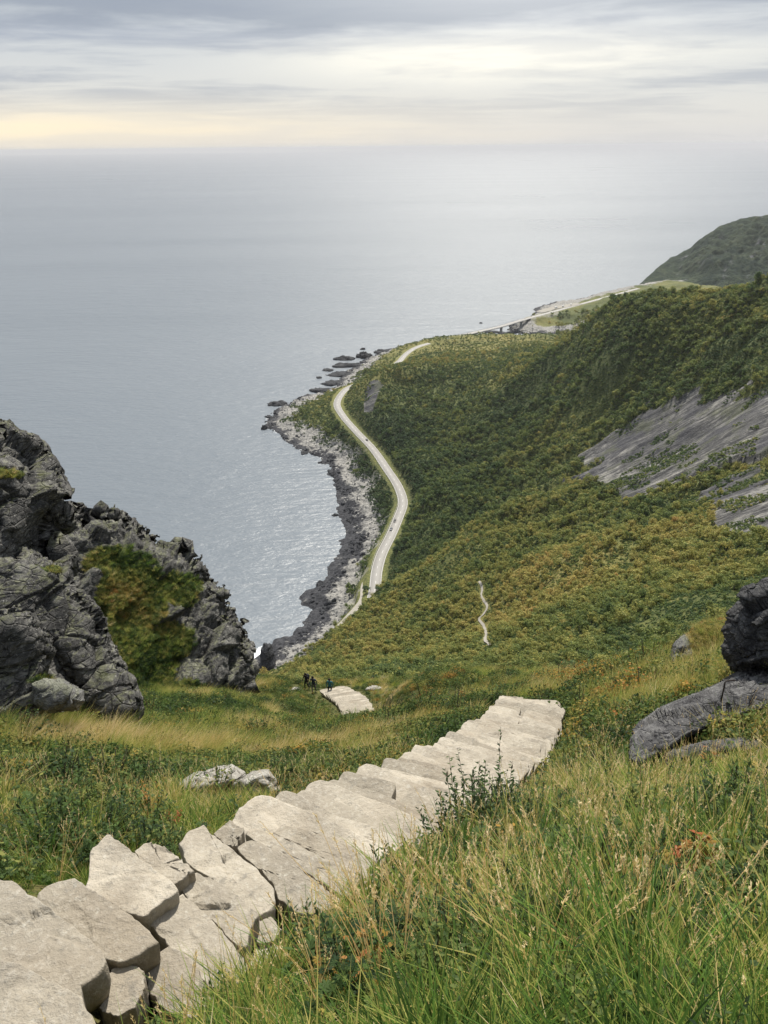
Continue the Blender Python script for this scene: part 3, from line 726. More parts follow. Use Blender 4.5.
# ------------------------------------------------------------------ stairs
def stone_mat():
    m, nt = mat('stair_stone'); t = NT(nt); p = pos(t); o = objc(t)
    tn = t.attr('stone', 'OBJECT')
    n = t.noise(p, 2.2, 6, .65); n2 = t.noise(p, 22, 5, .7); n3 = t.noise(p, 110, 3, .7)
    c = t.mix(tn, (.25, .22, .17), (.45, .40, .32))
    c = t.mix(t.rng(n, .42, .68), c, (.24, .21, .165)); c = t.mix(t.math('MULTIPLY', t.rng(n2, .5, .72), .45), c, (.5, .465, .4))
    c = t.mix(t.math('MULTIPLY', t.rng(n3, .56, .7), .35), c, (.16, .14, .12))
    st = t.noise(t.mapping(p, (1, 1, 1)), 5.5, 7, .8)
    c = t.mix(t.math('MULTIPLY', t.rng(st, .62, .7), .5), c, (.17, .15, .12))
    c = t.mix(t.rng(t.noise(p, .9, 4, .6), .5, .7, 0., .5), c, (.23, .185, .13))
    c = t.mix(t.math('MULTIPLY', t.rng(t.noise(p, 9., 6, .75), .57, .64), .55), c, (.14, .13, .11))
    c = t.mix(t.math('MULTIPLY', t.rng(t.noise(p, 14., 5, .7, .2), .58, .70), .35), c, (.56, .54, .47))
    c = t.mix(t.math('MULTIPLY', t.rng(t.voro(p, 60.), .0, .16, 1., 0.), .5), c, (.1, .09, .075))
    h = t.math('ADD', t.math('MULTIPLY', n, 1.6), t.math('ADD', t.math('MULTIPLY', n2, .5), t.math('MULTIPLY', n3, .12)))
    t.out(t.pbsdf(c, .8, t.bump(h, .9, .035), .3)); return m
M_stone = stone_mat()
def slab_from(ox, oy, th, seed, rings=9, tilt=.03, name='stone_step'):
    """rough split stone from a closed outline around its own centre: crisp upper edge, pitted, faceted top"""
    r = np.random.default_rng(seed); n = len(ox)
    V = []; prof = [(.93, -th), (.985, -th*.6), (1.0, -.05), (.999, -.018), (.992, -.005), (.978, 0)]+[(1-q, .0) for q in np.linspace(.05, .9, rings)]
    for f, z in prof:
        for i in range(n): V.append((ox[i]*f, oy[i]*f, z))
    V = np.array(V+[(0, 0, .0)]); nz = len(prof)*n
    top = V[:, 2] > -.03; L = np.ptp(ox); D = np.ptp(oy)
    q = np.c_[V[:, :2]*1.0, np.full(len(V), seed*1.7)]
    o, cc = facets(q*2.4+seed, seed)
    V[:, 2] += top*(fbm3(q*4+seed, 4, seed)*.011+.022*o-.007*(1-sstep(0, .07, cc))+r.uniform(-tilt, tilt)*V[:, 0]/L+r.uniform(-tilt, tilt)*V[:, 1]/D)
    V[:, :2] *= (1+.03*fbm3(V*9+seed, 3, seed+3))[:, None]
    Fs = [(a*n+i, a*n+(i+1) % n, (a+1)*n+(i+1) % n, (a+1)*n+i) for a in range(len(prof)-1) for i in range(n)]
    Fs += [((len(prof)-1)*n+i, (len(prof)-1)*n+(i+1) % n, nz) for i in range(n)]+[tuple(range(n))[::-1]]
    return mesh(name, V, Fs, [M_stone])
def slab_mesh(L, D, th, seed, n=56):
    """L along the stair width, D deep, an irregular outline of nearly straight chords"""
    r = np.random.default_rng(seed); th_ = np.linspace(0, 2*math.pi, n, endpoint=False)
    p = r.uniform(6.0, 14.0); c, s = np.cos(th_), np.sin(th_)
    rad = (np.abs(c)**p+np.abs(s)**p)**(-1/p)
    K = 9; kn = r.uniform(-.10, .05, K); kn = np.r_[kn, kn[0]]
    k = np.interp((th_+r.uniform(0, .7)) % (2*math.pi), np.linspace(0, 2*math.pi, K+1), kn)+r.uniform(-.01, .01, n)
    ox = c*rad*L/2*(1+k*.7); oy = s*rad*D/2*(1+k*1.2)
    sh = r.uniform(-.2, .2); ox = ox+oy*sh; oy = oy*(1+r.uniform(-.2, .2)*ox/L*2)
    return slab_from(ox, oy, th, seed)
def traced_slab(pts, drop_, seed, root, zs=(0, 800, 2.56), th=.26, tilt=.035):
    """a stone whose outline was measured on the photograph, laid on its own level and given real thickness"""
    P = np.array([W(zs[0]+a/zs[2], zs[1]+b/zs[2], z=H-drop_) for a, b in pts]); c = P.mean(0)
    P = np.vstack([P, P[:1]]); d = np.r_[0, np.cumsum(np.linalg.norm(np.diff(P, axis=0), axis=1))]
    t = np.linspace(0, d[-1], 64, endpoint=False); x = np.interp(t, d, P[:, 0])-c[0]; y = np.interp(t, d, P[:, 1])-c[1]
    rr_ = np.random.default_rng(seed); x = x+rr_.normal(0, .004, 64); y = y+rr_.normal(0, .004, 64)
    if np.sum(x*np.roll(y, -1)-np.roll(x, -1)*y) < 0: x = x[::-1]; y = y[::-1]
    x *= .985; y *= .985
    me = slab_from(x, y, th, seed, tilt=tilt)
    o = link('stone_step', me, root); o.location = Vector(c)-root.location; o['stone'] = random.random(); return o
def stairway(P, width, pitch, label, seed, two=.75, s0=0.):
    dd = np.r_[0, np.cumsum(np.linalg.norm(np.diff(P[:, :2], axis=0), axis=1))]
    root = thing('stone_stairway', label, 'stairs', Vector(P[len(P)//2]))
    s = s0; k = 0; rr = random.Random(seed)
    while s < dd[-1]-.3:
        q = np.array([np.interp(s, dd, P[:, j]) for j in range(3)]); q2 = np.array([np.interp(s+.25, dd, P[:, j]) for j in range(3)]); q0 = np.array([np.interp(s-.25, dd, P[:, j]) for j in range(3)])
        t = q2-q0; ang = math.atan2(t[1], t[0])-math.pi/2
        wv = np.array([math.cos(ang), math.sin(ang), 0])
        far = max(0, (np.linalg.norm(q-CAM)-8)/10)
        w = width*(1-.0*far)
        cuts = [(-.5, .5)]
        if rr.random() < two:
            c = rr.uniform(-.2, .25); cuts = [(-.5, c), (c, .5)]
        for (a, b) in cuts:
            L = (b-a)*w+rr.uniform(-.05, .03); c = (a+b)/2*w+rr.uniform(-.05, .05)
            k += 1
            ex = rr.uniform(.13, .24)
            o = link('stone_step', slab_mesh(L, pitch+ex+.06, .24, seed*1000+k), root)
            pz = q+wv*c+np.array([0, 0, rr.uniform(-.035, .03)])
            o.location = Vector(pz)-root.location; o.rotation_euler = (rr.uniform(.01, .12), rr.uniform(-.05, .05), ang+rr.uniform(-.07, .07)); o['stone'] = rr.random()
        s += pitch*rr.uniform(.85, 1.15)
    return root
SD_ = np.r_[0, np.cumsum(np.linalg.norm(np.diff(STAIR[:, :2], axis=0), axis=1))]
s_begin = float(SD_[int(np.argmax(STAIR[:, 2] < H-5.32))])
main_stair = stairway(STAIR, 1.5, .31, 'pale stone stairway winding down through the foreground grass', 5, .6, s_begin)
TR = [([(-170,420),(-60,395),(0,408),(60,418),(150,468),(215,505),(240,560),(260,700),(-100,760),(-200,600)], 3.72),
      ([(-120,190),(-30,196),(0,200),(35,203),(75,240),(130,278),(190,320),(250,365),(277,410),(262,452),(215,480),(215,520),(150,490),(60,440),(-60,430)], 3.90),
      ([(95,235),(130,210),(185,198),(235,228),(300,270),(375,325),(408,366),(345,405),(312,420),(275,412),(230,375),(160,325),(80,275)], 4.10),
      ([(262,470),(290,432),(340,420),(366,432),(372,480),(345,530),(300,560),(255,540)], 4.16),
      ([(225,190),(230,130),(275,85),(310,108),(350,140),(400,175),(440,205),(462,232),(420,262),(366,300),(320,285),(270,255),(215,225)], 4.28),
      ([(368,440),(395,398),(432,374),(470,392),(512,440),(545,520),(500,560),(420,540),(380,490)], 4.30),
      ([(372,312),(420,270),(465,238),(500,262),(545,305),(600,368),(640,430),(625,470),(560,500),(505,450),(440,385)], 4.40),
      ([(345,130),(375,108),(420,120),(465,150),(498,176),(455,212),(436,214),(395,190),(355,155)], 4.45),
      ([(455,218),(497,178),(530,190),(600,235),(650,280),(666,298),(642,332),(632,385),(600,372),(548,310),(490,262)], 4.54),
      ([(458,110),(480,75),(520,60),(542,85),(590,120),(650,165),(700,222),(708,255),(698,288),(668,300),(640,280),(590,240),(530,200),(480,170)], 4.72),
      ([(545,84),(590,52),(626,76),(604,113),(575,110)], 4.85),
      ([(600,118),(632,96),(662,101),(720,140),(790,190),(850,235),(880,262),(820,300),(760,290),(712,255),(700,215),(640,160)], 4.90),
      ([(640,356),(652,312),(698,296),(722,330),(705,362),(665,372)], 4.70),
      ([(636,412),(650,376),(700,366),(730,380),(700,430),(650,440)], 4.72),
      ([(625,82),(640,66),(700,82),(768,118),(860,160),(960,222),(1000,262),(960,290),(900,262),(830,215),(740,160),(680,118)], 5.06),
      ([(692,82),(720,60),(800,78),(900,118),(1010,165),(1090,215),(1060,250),(985,245),(900,190),(800,130)], 5.20),
      ([(735,40),(770,18),(850,30),(960,70),(1080,120),(1130,160),(1100,200),(1000,160),(880,110),(780,75)], 5.34)]
for i, (pts, dr) in enumerate(TR): traced_slab(pts, dr, 300+i, main_stair)
stairway(STAIR2, 2.2, .42, 'lower stretch of pale stone steps where the hikers are', 6, .5)
# loose stone filling the gaps at the right side of the lowest steps
# iron hook on the slab
q0 = W(723, 692, D=10.75)
hk = MB(); hz = Vector(q0)
hk.tube([(0, 0, -.15), (0, 0, .0), (0, 0, .15), (.006, 0, .165), (.02, 0, .172), (.07, .0, .178), (.12, 0, .176)], [.009]*7, 8)
M_iron = simple('rusty_iron', (.03, .022, .018), .7, .4, .4, 60, .4)
tag(hk.build('iron_hook', M_iron, loc=hz, smooth=True), 'dark bent iron rod standing up from the sloping slab', 'iron hook')

# ------------------------------------------------------------------ bridge, guard rail, vehicles
M_conc = simple('concrete', (.26, .26, .25), .85, .2, .2, .2)
M_steel = simple('galvanised_steel', (.23, .23, .23), .5, .4, .1, 1., .4)
br = thing('road_bridge', 'long slender concrete road bridge crossing the channel to the far shore', 'bridge', Vector(BR[len(BR)//2]-np.array([0, 0, 17])))
orig = np.array(br.location)
Bs = resample(BR, 5.)
T = np.gradient(Bs[:, :2], axis=0); T /= np.linalg.norm(T, axis=1)[:, None]; Nn = np.stack([T[:, 1], -T[:, 0]], 1)
def sweep(P, Nn, prof, closed=True):
    n = len(prof); V = [(p[0]+q[0]*a, p[1]+q[1]*a, p[2]+b) for p, q in zip(P, Nn) for a, b in prof]
    Fs = [(i*n+k, i*n+(k+1) % n, (i+1)*n+(k+1) % n, (i+1)*n+k) for i in range(len(P)-1) for k in range(n)]
    return V, Fs+[tuple(range(n)), tuple((len(P)-1)*n+k for k in range(n))[::-1]]
b = MB(); V, Fs = sweep(Bs-orig, Nn, [(-5.2, -.05), (5.2, -.05), (5.2, -.5), (2.6, -.8), (2.2, -2.2), (-2.2, -2.2), (-2.6, -.8), (-5.2, -.5)]); b.add(V, Fs); b.build('deck', M_conc, br)
for sd in (-1, 1):
    b = MB(); V, Fs = sweep(Bs-orig, Nn, [(sd*4.9, .55), (sd*5.0, .55), (sd*5.0, .8), (sd*4.9, .8)]); b.add(V, Fs)
    for p, q in zip(Bs, Nn): b.box((p[0]+q[0]*sd*4.95-orig[0], p[1]+q[1]*sd*4.95-orig[1], p[2]+.35-orig[2]), (.12, .12, .95))
    b.build('railing', M_steel, br)
for px in (458, 501, 522):
    k = int(np.argmin([abs(near_pix(p[0], p[1], p[2])[0]-px) for p in Bs])); p = Bs[k]
    b = MB(); t = np.array([*T[k], 0]); nn = np.array([*Nn[k], 0])
    b.box(p-orig+np.array([0, 0, -(p[2]+4)/2-1.9]), (1.6, 4.4, p[2]+3.6-1.9+1.6), (t, nn, (0, 0, 1)))
    b.box(np.array([p[0]-orig[0], p[1]-orig[1], -orig[2]+.2]), (5, 8, 2.6), (t, nn, (0, 0, 1)))
    b.build('pier', M_conc, br)
# guard rail along the seaward edge
k0 = int(np.argmin(np.linalg.norm(ROAD-W(377, 572, z=20.), axis=1))); k1 = int(np.argmin(np.linalg.norm(ROAD-W(338, 405, z=20.), axis=1)))
Gs = resample(ROAD[k0:k1], 4.)
T = np.gradient(Gs[:, :2], axis=0); T /= np.linalg.norm(T, axis=1)[:, None]; Nn = np.stack([T[:, 1], -T[:, 0]], 1)
side = -1 if ((Gs[10]+np.array([*(-Nn[10]*5), 0]))[0] < Gs[10][0]) else 1
gr = thing('guard_rail', 'long grey steel guard rail along the seaward edge of the road', 'guard rail', Vector(Gs[0])); orig = np.array(gr.location)
b = MB(); V, Fs = sweep(Gs-orig, Nn, [(side*4.5, .45), (side*4.58, .5), (side*4.52, .62), (side*4.58, .75), (side*4.5, .8), (side*4.62, .82), (side*4.62, .43)]); b.add(V, Fs); b.build('rail', M_steel, gr)
b = MB()
for p, q in zip(Gs, Nn): b.box((p[0]+q[0]*side*4.7-orig[0], p[1]+q[1]*side*4.7-orig[1], p[2]+.3-orig[2]), (.1, .14, 1.0))
tag(b.build('post_row', M_steel, gr), kind='stuff')
M_glass = simple('dark_glass', (.02, .022, .025), .1, .6, .1)
M_tyre = simple('tyre_rubber', (.02, .02, .02), .9)
M_white = simple('white_paint', (.75, .75, .73), .35, .5, .04)
M_black = simple('black_paint', (.02, .021, .024), .3, .6, .1)
M_blue = simple('grey_blue_paint', (.06, .07, .085), .3, .6, .1)
M_lamp = simple('lamp_lens', (.6, .6, .58), .2)
def vehicle(kind, paint, loc, ang, label, cat, group=None):
    root = thing(kind, label, cat, Vector(loc), group, ang)
    if kind == 'car': prof = [(-2.15, .3), (-2.2, .6), (-2.1, .88), (-1.75, .95), (-1.3, 1.38), (-.6, 1.47), (.35, 1.42), (1.0, .98), (1.9, .84), (2.15, .62), (2.2, .3)]; wd = .88
    else: prof = [(-2.9, .35), (-2.95, 2.1), (-2.8, 2.55), (1.4, 2.6), (1.9, 2.3), (2.3, 1.25), (2.85, 1.05), (2.95, .75), (2.95, .35)]; wd = 1.0
    b = MB(); n = len(prof); V = []
    for yy, ins in ((-wd, .0), (-wd*.97, 0), (wd*.97, 0), (wd, 0)):
        for a, z in prof:
            s = 1-(.12 if z > 1.1 and kind == 'car' else 0); V.append((a*(1 if abs(yy) < wd else .97), yy*s, z if abs(yy) < wd else z*.97+.02))
    Fs = [(j*n+i, j*n+(i+1) % n, (j+1)*n+(i+1) % n, (j+1)*n+i) for j in range(3) for i in range(n)]+[tuple(range(n)), tuple(3*n+i for i in range(n))[::-1]]
    b.add(V, Fs); b.build('body', paint, root)
    g = MB()
    if kind == 'car':
        g.box((.72, 0, 1.2), (.05, 1.35, .55), ((math.cos(.75), 0, -math.sin(.75)), (0, 1, 0), (math.sin(.75), 0, math.cos(.75)))); g.build('windscreen', M_glass, root)
        for s in (-1, 1):
            w_ = MB(); w_.box((-.35, s*.79, 1.15), (1.7, .05, .32)); w_.build('side_window', M_glass, root)
        w_ = MB(); w_.box((-1.55, 0, 1.18), (.06, 1.25, .4), ((math.cos(-.8), 0, -math.sin(-.8)), (0, 1, 0), (math.sin(-.8), 0, math.cos(-.8)))); w_.build('rear_window', M_glass, root)
    else:
        g.box((2.13, 0, 1.82), (.05, 1.7, .9), ((math.cos(.4), 0, -math.sin(.4)), (0, 1, 0), (math.sin(.4), 0, math.cos(.4)))); g.build('windscreen', M_glass, root)
        for s in (-1, 1):
            w_ = MB(); w_.box((-.9, s*1.0, 1.85), (1.0, .05, .45)); w_.box((1.3, s*1.0, 1.75), (.7, .05, .6)); w_.build('side_window', M_glass, root)
    for x in ((-1.35, 1.35) if kind == 'car' else (-1.9, 1.9)):
        for s in (-1, 1):
            w_ = MB(); w_.tube([(x, s*(wd-.2), .33), (x, s*(wd+.02), .33)], .33, 14); w_.build('wheel', M_tyre, root)
    for s in (-1, 1):
        w_ = MB(); w_.box(((2.17 if kind == 'car' else 2.96), s*.62, .62 if kind == 'car' else .8), (.06, .34, .16)); w_.build('headlight', M_lamp, root)
    return root
def on_road(px, py, off):
    k = int(np.argmin([np.hypot(*(np.array(near_pix(p[0], p[1], p[2]))-(px, py))) for p in Rd])); k = min(max(k, 1), len(Rd)-2)
    t = Rd[k+1]-Rd[k-1]; t /= np.linalg.norm(t); n = np.array([t[1], -t[0], 0]); return Rd[k]+n*off+np.array([0, 0, .01]), math.atan2(t[1], t[0])
for px, py, off, kind, pt, lab in [(366.5,439.5,1.8,'car',M_black,'small black car on the road below the rock cutting'),(397,521,-1.8,'car',M_black,'dark car ahead of the other on the road bend nearest the camera'),(392.5,530,-1.8,'car',M_blue,'grey blue car following close behind the dark car')]:
    p, a = on_road(px, py, off); vehicle(kind, pt, p, a+(math.pi if off < 0 else 0), lab, 'car')
for i, (px, py, lab) in enumerate([(556,308,'white camper van parked leftmost in the far lay-by'),(563,306.5,'white camper van parked in the middle of the far lay-by'),(571,305,'white camper van parked rightmost in the far lay-by')]):
    p = W(px, py, z=16.6); vehicle('camper_van', M_white, (p[0], p[1], 16.32), .5+i*.4, lab, 'camper van', 'camper vans parked beside the far road')

# ------------------------------------------------------------------ plants: source meshes
class LF:
    """collects little leaf and blade faces with a per-leaf random value"""
    def __init__(s): s.V = []; s.F = []; s.a = []; s.M = []
    def poly(s, pts, v, m=0):
        b = len(s.V); s.V += [tuple(p) for p in pts]; s.F.append(tuple(range(b, b+len(pts)))); s.a += [v]*len(pts); s.M.append(m)
    def strip(s, L, Rr, v, m=0):
        b = len(s.V); n = len(L)
        for l, r in zip(L, Rr): s.V += [tuple(l), tuple(r)]; s.a += [v, v]
        for i in range(n-1): s.F.append((b+2*i, b+2*i+1, b+2*i+3, b+2*i+2)); s.M.append(m)
    def tube(s, P, R, v, m=0, n=3):
        mb = MB(); mb.tube(P, R, n, cap=False); b = len(s.V); s.V += mb.V; s.F += [tuple(i+b for i in f) for f in mb.F]; s.M += [m]*len(mb.F); s.a += [v]*len(mb.V)
    def mesh(s, name, mats, smooth=False): return mesh(name, s.V, s.F, mats, dict(leaf=s.a), smooth=smooth, mi=s.M)
R = random.Random(3)
def unit():
    while True:
        v = np.array([R.uniform(-1, 1) for _ in range(3)]); n = np.linalg.norm(v)
        if .1 < n < 1: return v/n
def leaf_quad(lf, c, s, v, nrm=None, m=0):
    n = unit() if nrm is None else nrm; a = np.cross(n, unit()); a /= np.linalg.norm(a)+1e-6; b = np.cross(n, a)
    lf.poly([c-a*s*.5, c-b*s*.36, c+a*s*.55, c+b*s*.36], v, m)
def crown_mesh(w, h, nl, size, lobes=7):
    """crown only, base of the stem at 0"""
    lf = LF(); L = []
    for i in range(lobes):
        a = R.uniform(0, 6.28); rr = w*.5*math.sqrt(R.random())*.8; L.append((rr*math.cos(a), rr*math.sin(a), h*R.uniform(.42, .8)-rr*.25, w*R.uniform(.2, .34)))
    for i in range(nl):
        x, y, z, r = R.choice(L); n = unit()
        if n[2] < -.3: n[2] *= -1
        q = np.array([x, y, z])+n*r*(R.random()**.35)*np.array([1, 1, 1.05])
        nn = n+unit()*.45; nn /= np.linalg.norm(nn)
        leaf_quad(lf, q, size*R.uniform(.6, 1.3), R.random(), nn)
    return lf
def trunk_into(lf, w, h, m=1):
    for i in range(3):
        a = R.uniform(0, 6.28); e = np.array([math.cos(a)*w*.22, math.sin(a)*w*.22, h*.62]); lf.tube([(0, 0, -.4), (e[0]*.3, e[1]*.3, h*.3), tuple(e)], [.09*h/4, .06*h/4, .02*h/4], .5, m, 5)
def variants(fn, n): return [fn(i) for i in range(n)]
def blade(lf, base, ang, L, w, bend, v, m=0, seg=4, wind=(0, 0), lift=1.):
    d = np.array([math.cos(ang), math.sin(ang), 0]); pz = np.array([-d[1], d[0], 0]); Lp, Rp = [], []
    for i in range(seg+1):
        t = i/seg; p = np.array(base)+d*bend*L*t**1.9+np.array([wind[0]*L*t**1.7, wind[1]*L*t**1.7, L*lift*(t-.35*bend*t*t)])
        ww = w*(1-t**1.6)*.5+.0003
        Lp.append(p-pz*ww); Rp.append(p+pz*ww)
    lf.strip(Lp, Rp, v, m)
def grass_clump(nb, rad, L, w, bend, wind=(0, 0), stalks=0, sl=.6):
    lf = LF()
    for i in range(nb):
        a = R.uniform(0, 6.28); r = rad*math.sqrt(R.random()); o = R.uniform(-.8, .8)
        blade(lf, (r*math.cos(a), r*math.sin(a), -.03), a+o, L*R.uniform(.45, 1.15), w*R.uniform(.6, 1.3), bend*R.uniform(.3, 1.5), R.random(), wind=wind)
    for i in range(stalks):
        a = R.uniform(0, 6.28); h = sl*R.uniform(.7, 1.2); lean = R.uniform(.05, .35)
        top = np.array([math.cos(a)*lean*h+wind[0]*h*.6, math.sin(a)*lean*h+wind[1]*h*.6, h]); mid = top*np.array([.35, .35, .55])
        lf.tube([(0, 0, 0), tuple(mid), tuple(top)], [.0016, .0013, .0008], .95, 0, 3)
        d = (top-mid)/np.linalg.norm(top-mid)
        for k in range(14):
            t = 1-k*.02; q = top*t+mid*(1-t); e = d*.014+unit()*.008
            lf.poly([q, q+e*.5+unit()*.0035, q+e, q+e*.5-unit()*.0035], .9+R.random()*.1)
    return lf
def lobed_leaf(lf, c, s, nrm, up, v, m=0, lobes=7):
    n = nrm/np.linalg.norm(nrm); a = np.cross(up, n); a /= np.linalg.norm(a)+1e-9; b = np.cross(n, a)
    pts = []; K = lobes*4
    for i in range(K+1):
        t = i/K; ang = math.radians(-155+310*t); ph = (t*lobes) % 1
        r = s*(.62+.38*math.sin(math.pi*ph)**.6)*(1-.12*abs(ang)/2.7); 
        if i % 2: r *= .93
        pts.append(c+a*math.sin(ang)*r+b*math.cos(ang)*r+n*(.14*s*math.sin(math.pi*ph)-.1*r))
    base = len(lf.V); lf.V += [tuple(c+n*.02*s)]+[tuple(p) for p in pts]; lf.a += [v]*(len(pts)+1)
    for i in range(K): lf.F.append((base, base+1+i, base+2+i)); lf.M.append(m)
def leafy(nl, rad, h, s, spread=.6, lobes=7, simple_=False):
    lf = LF()
    for i in range(nl):
        a = R.uniform(0, 6.28); r = rad*math.sqrt(R.random()); z = h*R.uniform(.45, 1)*(1-.4*(r/rad)**2)
        c = np.array([r*math.cos(a), r*math.sin(a), z]); n = np.array([math.cos(a)*spread*R.random(), math.sin(a)*spread*R.random(), 1])+unit()*.35
        sz = s*R.uniform(.55, 1.15); v = R.random()
        up = np.array([math.cos(a), math.sin(a), .1])
        lf.tube([(c[0]*.3, c[1]*.3, -.02), tuple(c*np.array([.75, .75, .6])), tuple(c)], [.002, .0016, .0012], .4, 0, 3)
        if simple_:
            a_ = np.cross(up, n); a_ /= np.linalg.norm(a_); b_ = np.cross(n/np.linalg.norm(n), a_)
            lf.poly([c, c+a_*sz*.35+b_*sz*.5, c+a_*sz*.25+b_*sz*1., c+b_*sz*1.3, c-a_*sz*.25+b_*sz*1., c-a_*sz*.35+b_*sz*.5], v)
        else: lobed_leaf(lf, c, sz, n, up, v, lobes=lobes)
    return lf
def herb(nst, h, ls, nl, rad=.1):
    """upright stems set with small pointed leaves"""
    lf = LF()
    for i in range(nst):
        a = R.uniform(0, 6.28); b = np.array([rad*math.cos(a)*R.random(), rad*math.sin(a)*R.random(), 0]); tip = b+np.array([math.cos(a)*h*.3*R.random(), math.sin(a)*h*.3*R.random(), h*R.uniform(.6, 1.1)])
        lf.tube([tuple(b), tuple((b+tip)/2+unit()*.01), tuple(tip)], [.003, .002, .001], .3, 1, 3)
        for k in range(nl):
            t = .15+.85*k/nl; q = b*(1-t)+tip*t; d = unit(); d[2] = abs(d[2])*.5+.1; d /= np.linalg.norm(d); s = ls*(1.2-.6*t)*R.uniform(.7, 1.2)
            sd = np.cross(d, [0, 0, 1]); sd /= np.linalg.norm(sd)+1e-6
            v = R.random(); lf.poly([q, q+d*s*.4+sd*s*.2, q+d*s, q+d*s*.4-sd*s*.2], v)
    return lf
def hidden_coll(name, meshes):
    c = bpy.data.collections.new(name)
    for i, me in enumerate(meshes):
        o = bpy.data.objects.new(f'{name}_{i:02d}', me); c.objects.link(o)
    return c
def gn_tree(coll):
    ng = bpy.data.node_groups.new('scatter_'+coll.name, 'GeometryNodeTree')
    ng.interface.new_socket('Geometry', in_out='INPUT', socket_type='NodeSocketGeometry'); ng.interface.new_socket('Geometry', in_out='OUTPUT', socket_type='NodeSocketGeometry')
    gi = ng.nodes.new('NodeGroupInput'); go = ng.nodes.new('NodeGroupOutput'); ip = ng.nodes.new('GeometryNodeInstanceOnPoints')
    ci = ng.nodes.new('GeometryNodeCollectionInfo'); ci.inputs['Collection'].default_value = coll; ci.inputs['Separate Children'].default_value = True; ci.inputs['Reset Children'].default_value = True
    def na(n, t):
        x = ng.nodes.new('GeometryNodeInputNamedAttribute'); x.data_type = t; x.inputs['Name'].default_value = n; return x.outputs['Attribute']
    ng.links.new(gi.outputs[0], ip.inputs['Points']); ng.links.new(ci.outputs[0], ip.inputs['Instance']); ip.inputs['Pick Instance'].default_value = True
    ng.links.new(na('idx', 'INT'), ip.inputs['Instance Index'])
    e = ng.nodes.new('FunctionNodeEulerToRotation'); ng.links.new(na('rot', 'FLOAT_VECTOR'), e.inputs[0]); ng.links.new(e.outputs[0], ip.inputs['Rotation'])
    ng.links.new(na('scl', 'FLOAT_VECTOR'), ip.inputs['Scale']); ng.links.new(ip.outputs[0], go.inputs[0]); return ng
def scatter(name, P, rot, scl, idx, tint, coll):
    me = bpy.data.meshes.new(name); n = len(P); me.vertices.add(n); me.vertices.foreach_set('co', np.asarray(P, np.float32).ravel())
    for k, t, v, f in (('rot', 'FLOAT_VECTOR', rot, 'vector'), ('scl', 'FLOAT_VECTOR', scl, 'vector'), ('idx', 'INT', idx, 'value'), ('tint', 'FLOAT', tint, 'value')):
        a = me.attributes.new(k, t, 'POINT'); a.data.foreach_set(f, np.ascontiguousarray(v, np.int32 if t == 'INT' else np.float32).ravel())
    o = link(name, me); md = o.modifiers.new('scatter', 'NODES'); md.node_group = gn_tree(coll); tag(o, kind='stuff'); return o
def rots(n, tilt=.12, az=None): return np.stack([RNG.normal(0, tilt, n), RNG.normal(0, tilt, n), RNG.uniform(0, 6.283, n) if az is None else az], 1)

# ---- birch scrub on all the slopes
tv = []
for i in range(7):
    w, h = [(3, 3.2), (2.6, 3.6), (3.4, 3.0), (2.4, 2.6), (3.0, 4.0), (3.6, 3.6), (2.2, 2.2)][i]
    lf = crown_mesh(w, h, 330, .40, 7+i % 3); trunk_into(lf, w, h); tv.append(lf.mesh('birch', [M_tree, M_bark]))
c_tree = hidden_coll('birch_forms', tv)
def polar_sample(n, r0, r1, a0_, a1_, power):
    """density per area falls as r**-power"""
    q = 2-power; u = RNG.random(n)
    r = (r0**q+u*(r1**q-r0**q))**(1/q) if abs(q) > 1e-6 else r0*(r1/r0)**u
    a = RNG.uniform(a0_, a1_, n); return np.sin(a)*r, np.cos(a)*r
x, y = polar_sample(260000, 112, 1500, -.30, .68, 1.0)
cs = np.interp(np.hypot(x, y), [110, 300, 700, 1200], [1.9, 2.5, 3.4, 4.2]); cs = np.exp(np.round(np.log(cs)*6)/6)
key = np.round(x/cs).astype(np.int64)*1000003+np.round(y/cs).astype(np.int64)*31+np.round(cs*10).astype(np.int64)
_, first = np.unique(key, return_index=True); x, y = x[first], y[first]
r = np.hypot(x, y); z, sd, rk, cr, st = height(x, y, True)
shw = np.interp(r, [400, 500, 620, 900, 1400], [26, 30, 34, 42, 34])
hu = hue_at(x, y)
dens = sstep(-.2, .1, fbm2(x/38, y/38, 5, 61, .6)+.16)
grassy = anchors(x, y, [(500,355,1050,150,1),(430,362,1100,100,1),(400,374,1000,40,1),(590,650,180,22,.35),(625,535,370,14,1.6),(600,540,370,12,1.2),(350,425,900,45,1),(320,410,900,60,.8),(470,470,690,100,0),(470,590,380,90,0),(640,500,430,70,0),(600,400,650,90,0),(640,310,730,60,.25),(700,300,680,60,.25),(500,410,800,60,.1),(575,310,1500,200,.35)])
keep = (sd > shw*(.75+.3*fbm2(x/20, y/20, 2, 66))) & (rk < .5) & (cr > 11) & (RNG.random(len(x)) < np.clip(dens*1.15+.06, 0, 1)*np.clip(1.15-grassy*1.05, .05, 1)) & seen(x, y, z, 6)
keep &= (r < 1090) | (np.arctan2(x, y) > .22) | (RNG.random(len(x)) < .06)
keep &= segdist(x, y, FOOT[::4]) > np.where(np.hypot(x, y) < 500, 1.9, 0)
# keep the road end clear except the trees that hide it
x, y, z, hu, r = x[keep], y[keep], z[keep], hu[keep], r[keep]
n = len(x); s = RNG.uniform(.55, 1.25, n)*np.interp(r, [110, 250, 700, 1200], [.62, .95, 1.35, 1.5])
s *= np.interp(hu, [.2, .6], [1.1, .95])*RNG.choice([.7, 1., 1.35], n, p=[.3, .45, .25])
z = z-.25
tint = np.clip(hu+.03+RNG.normal(0, .085, n)+(RNG.random(n) < .012)*.25, 0, 1)
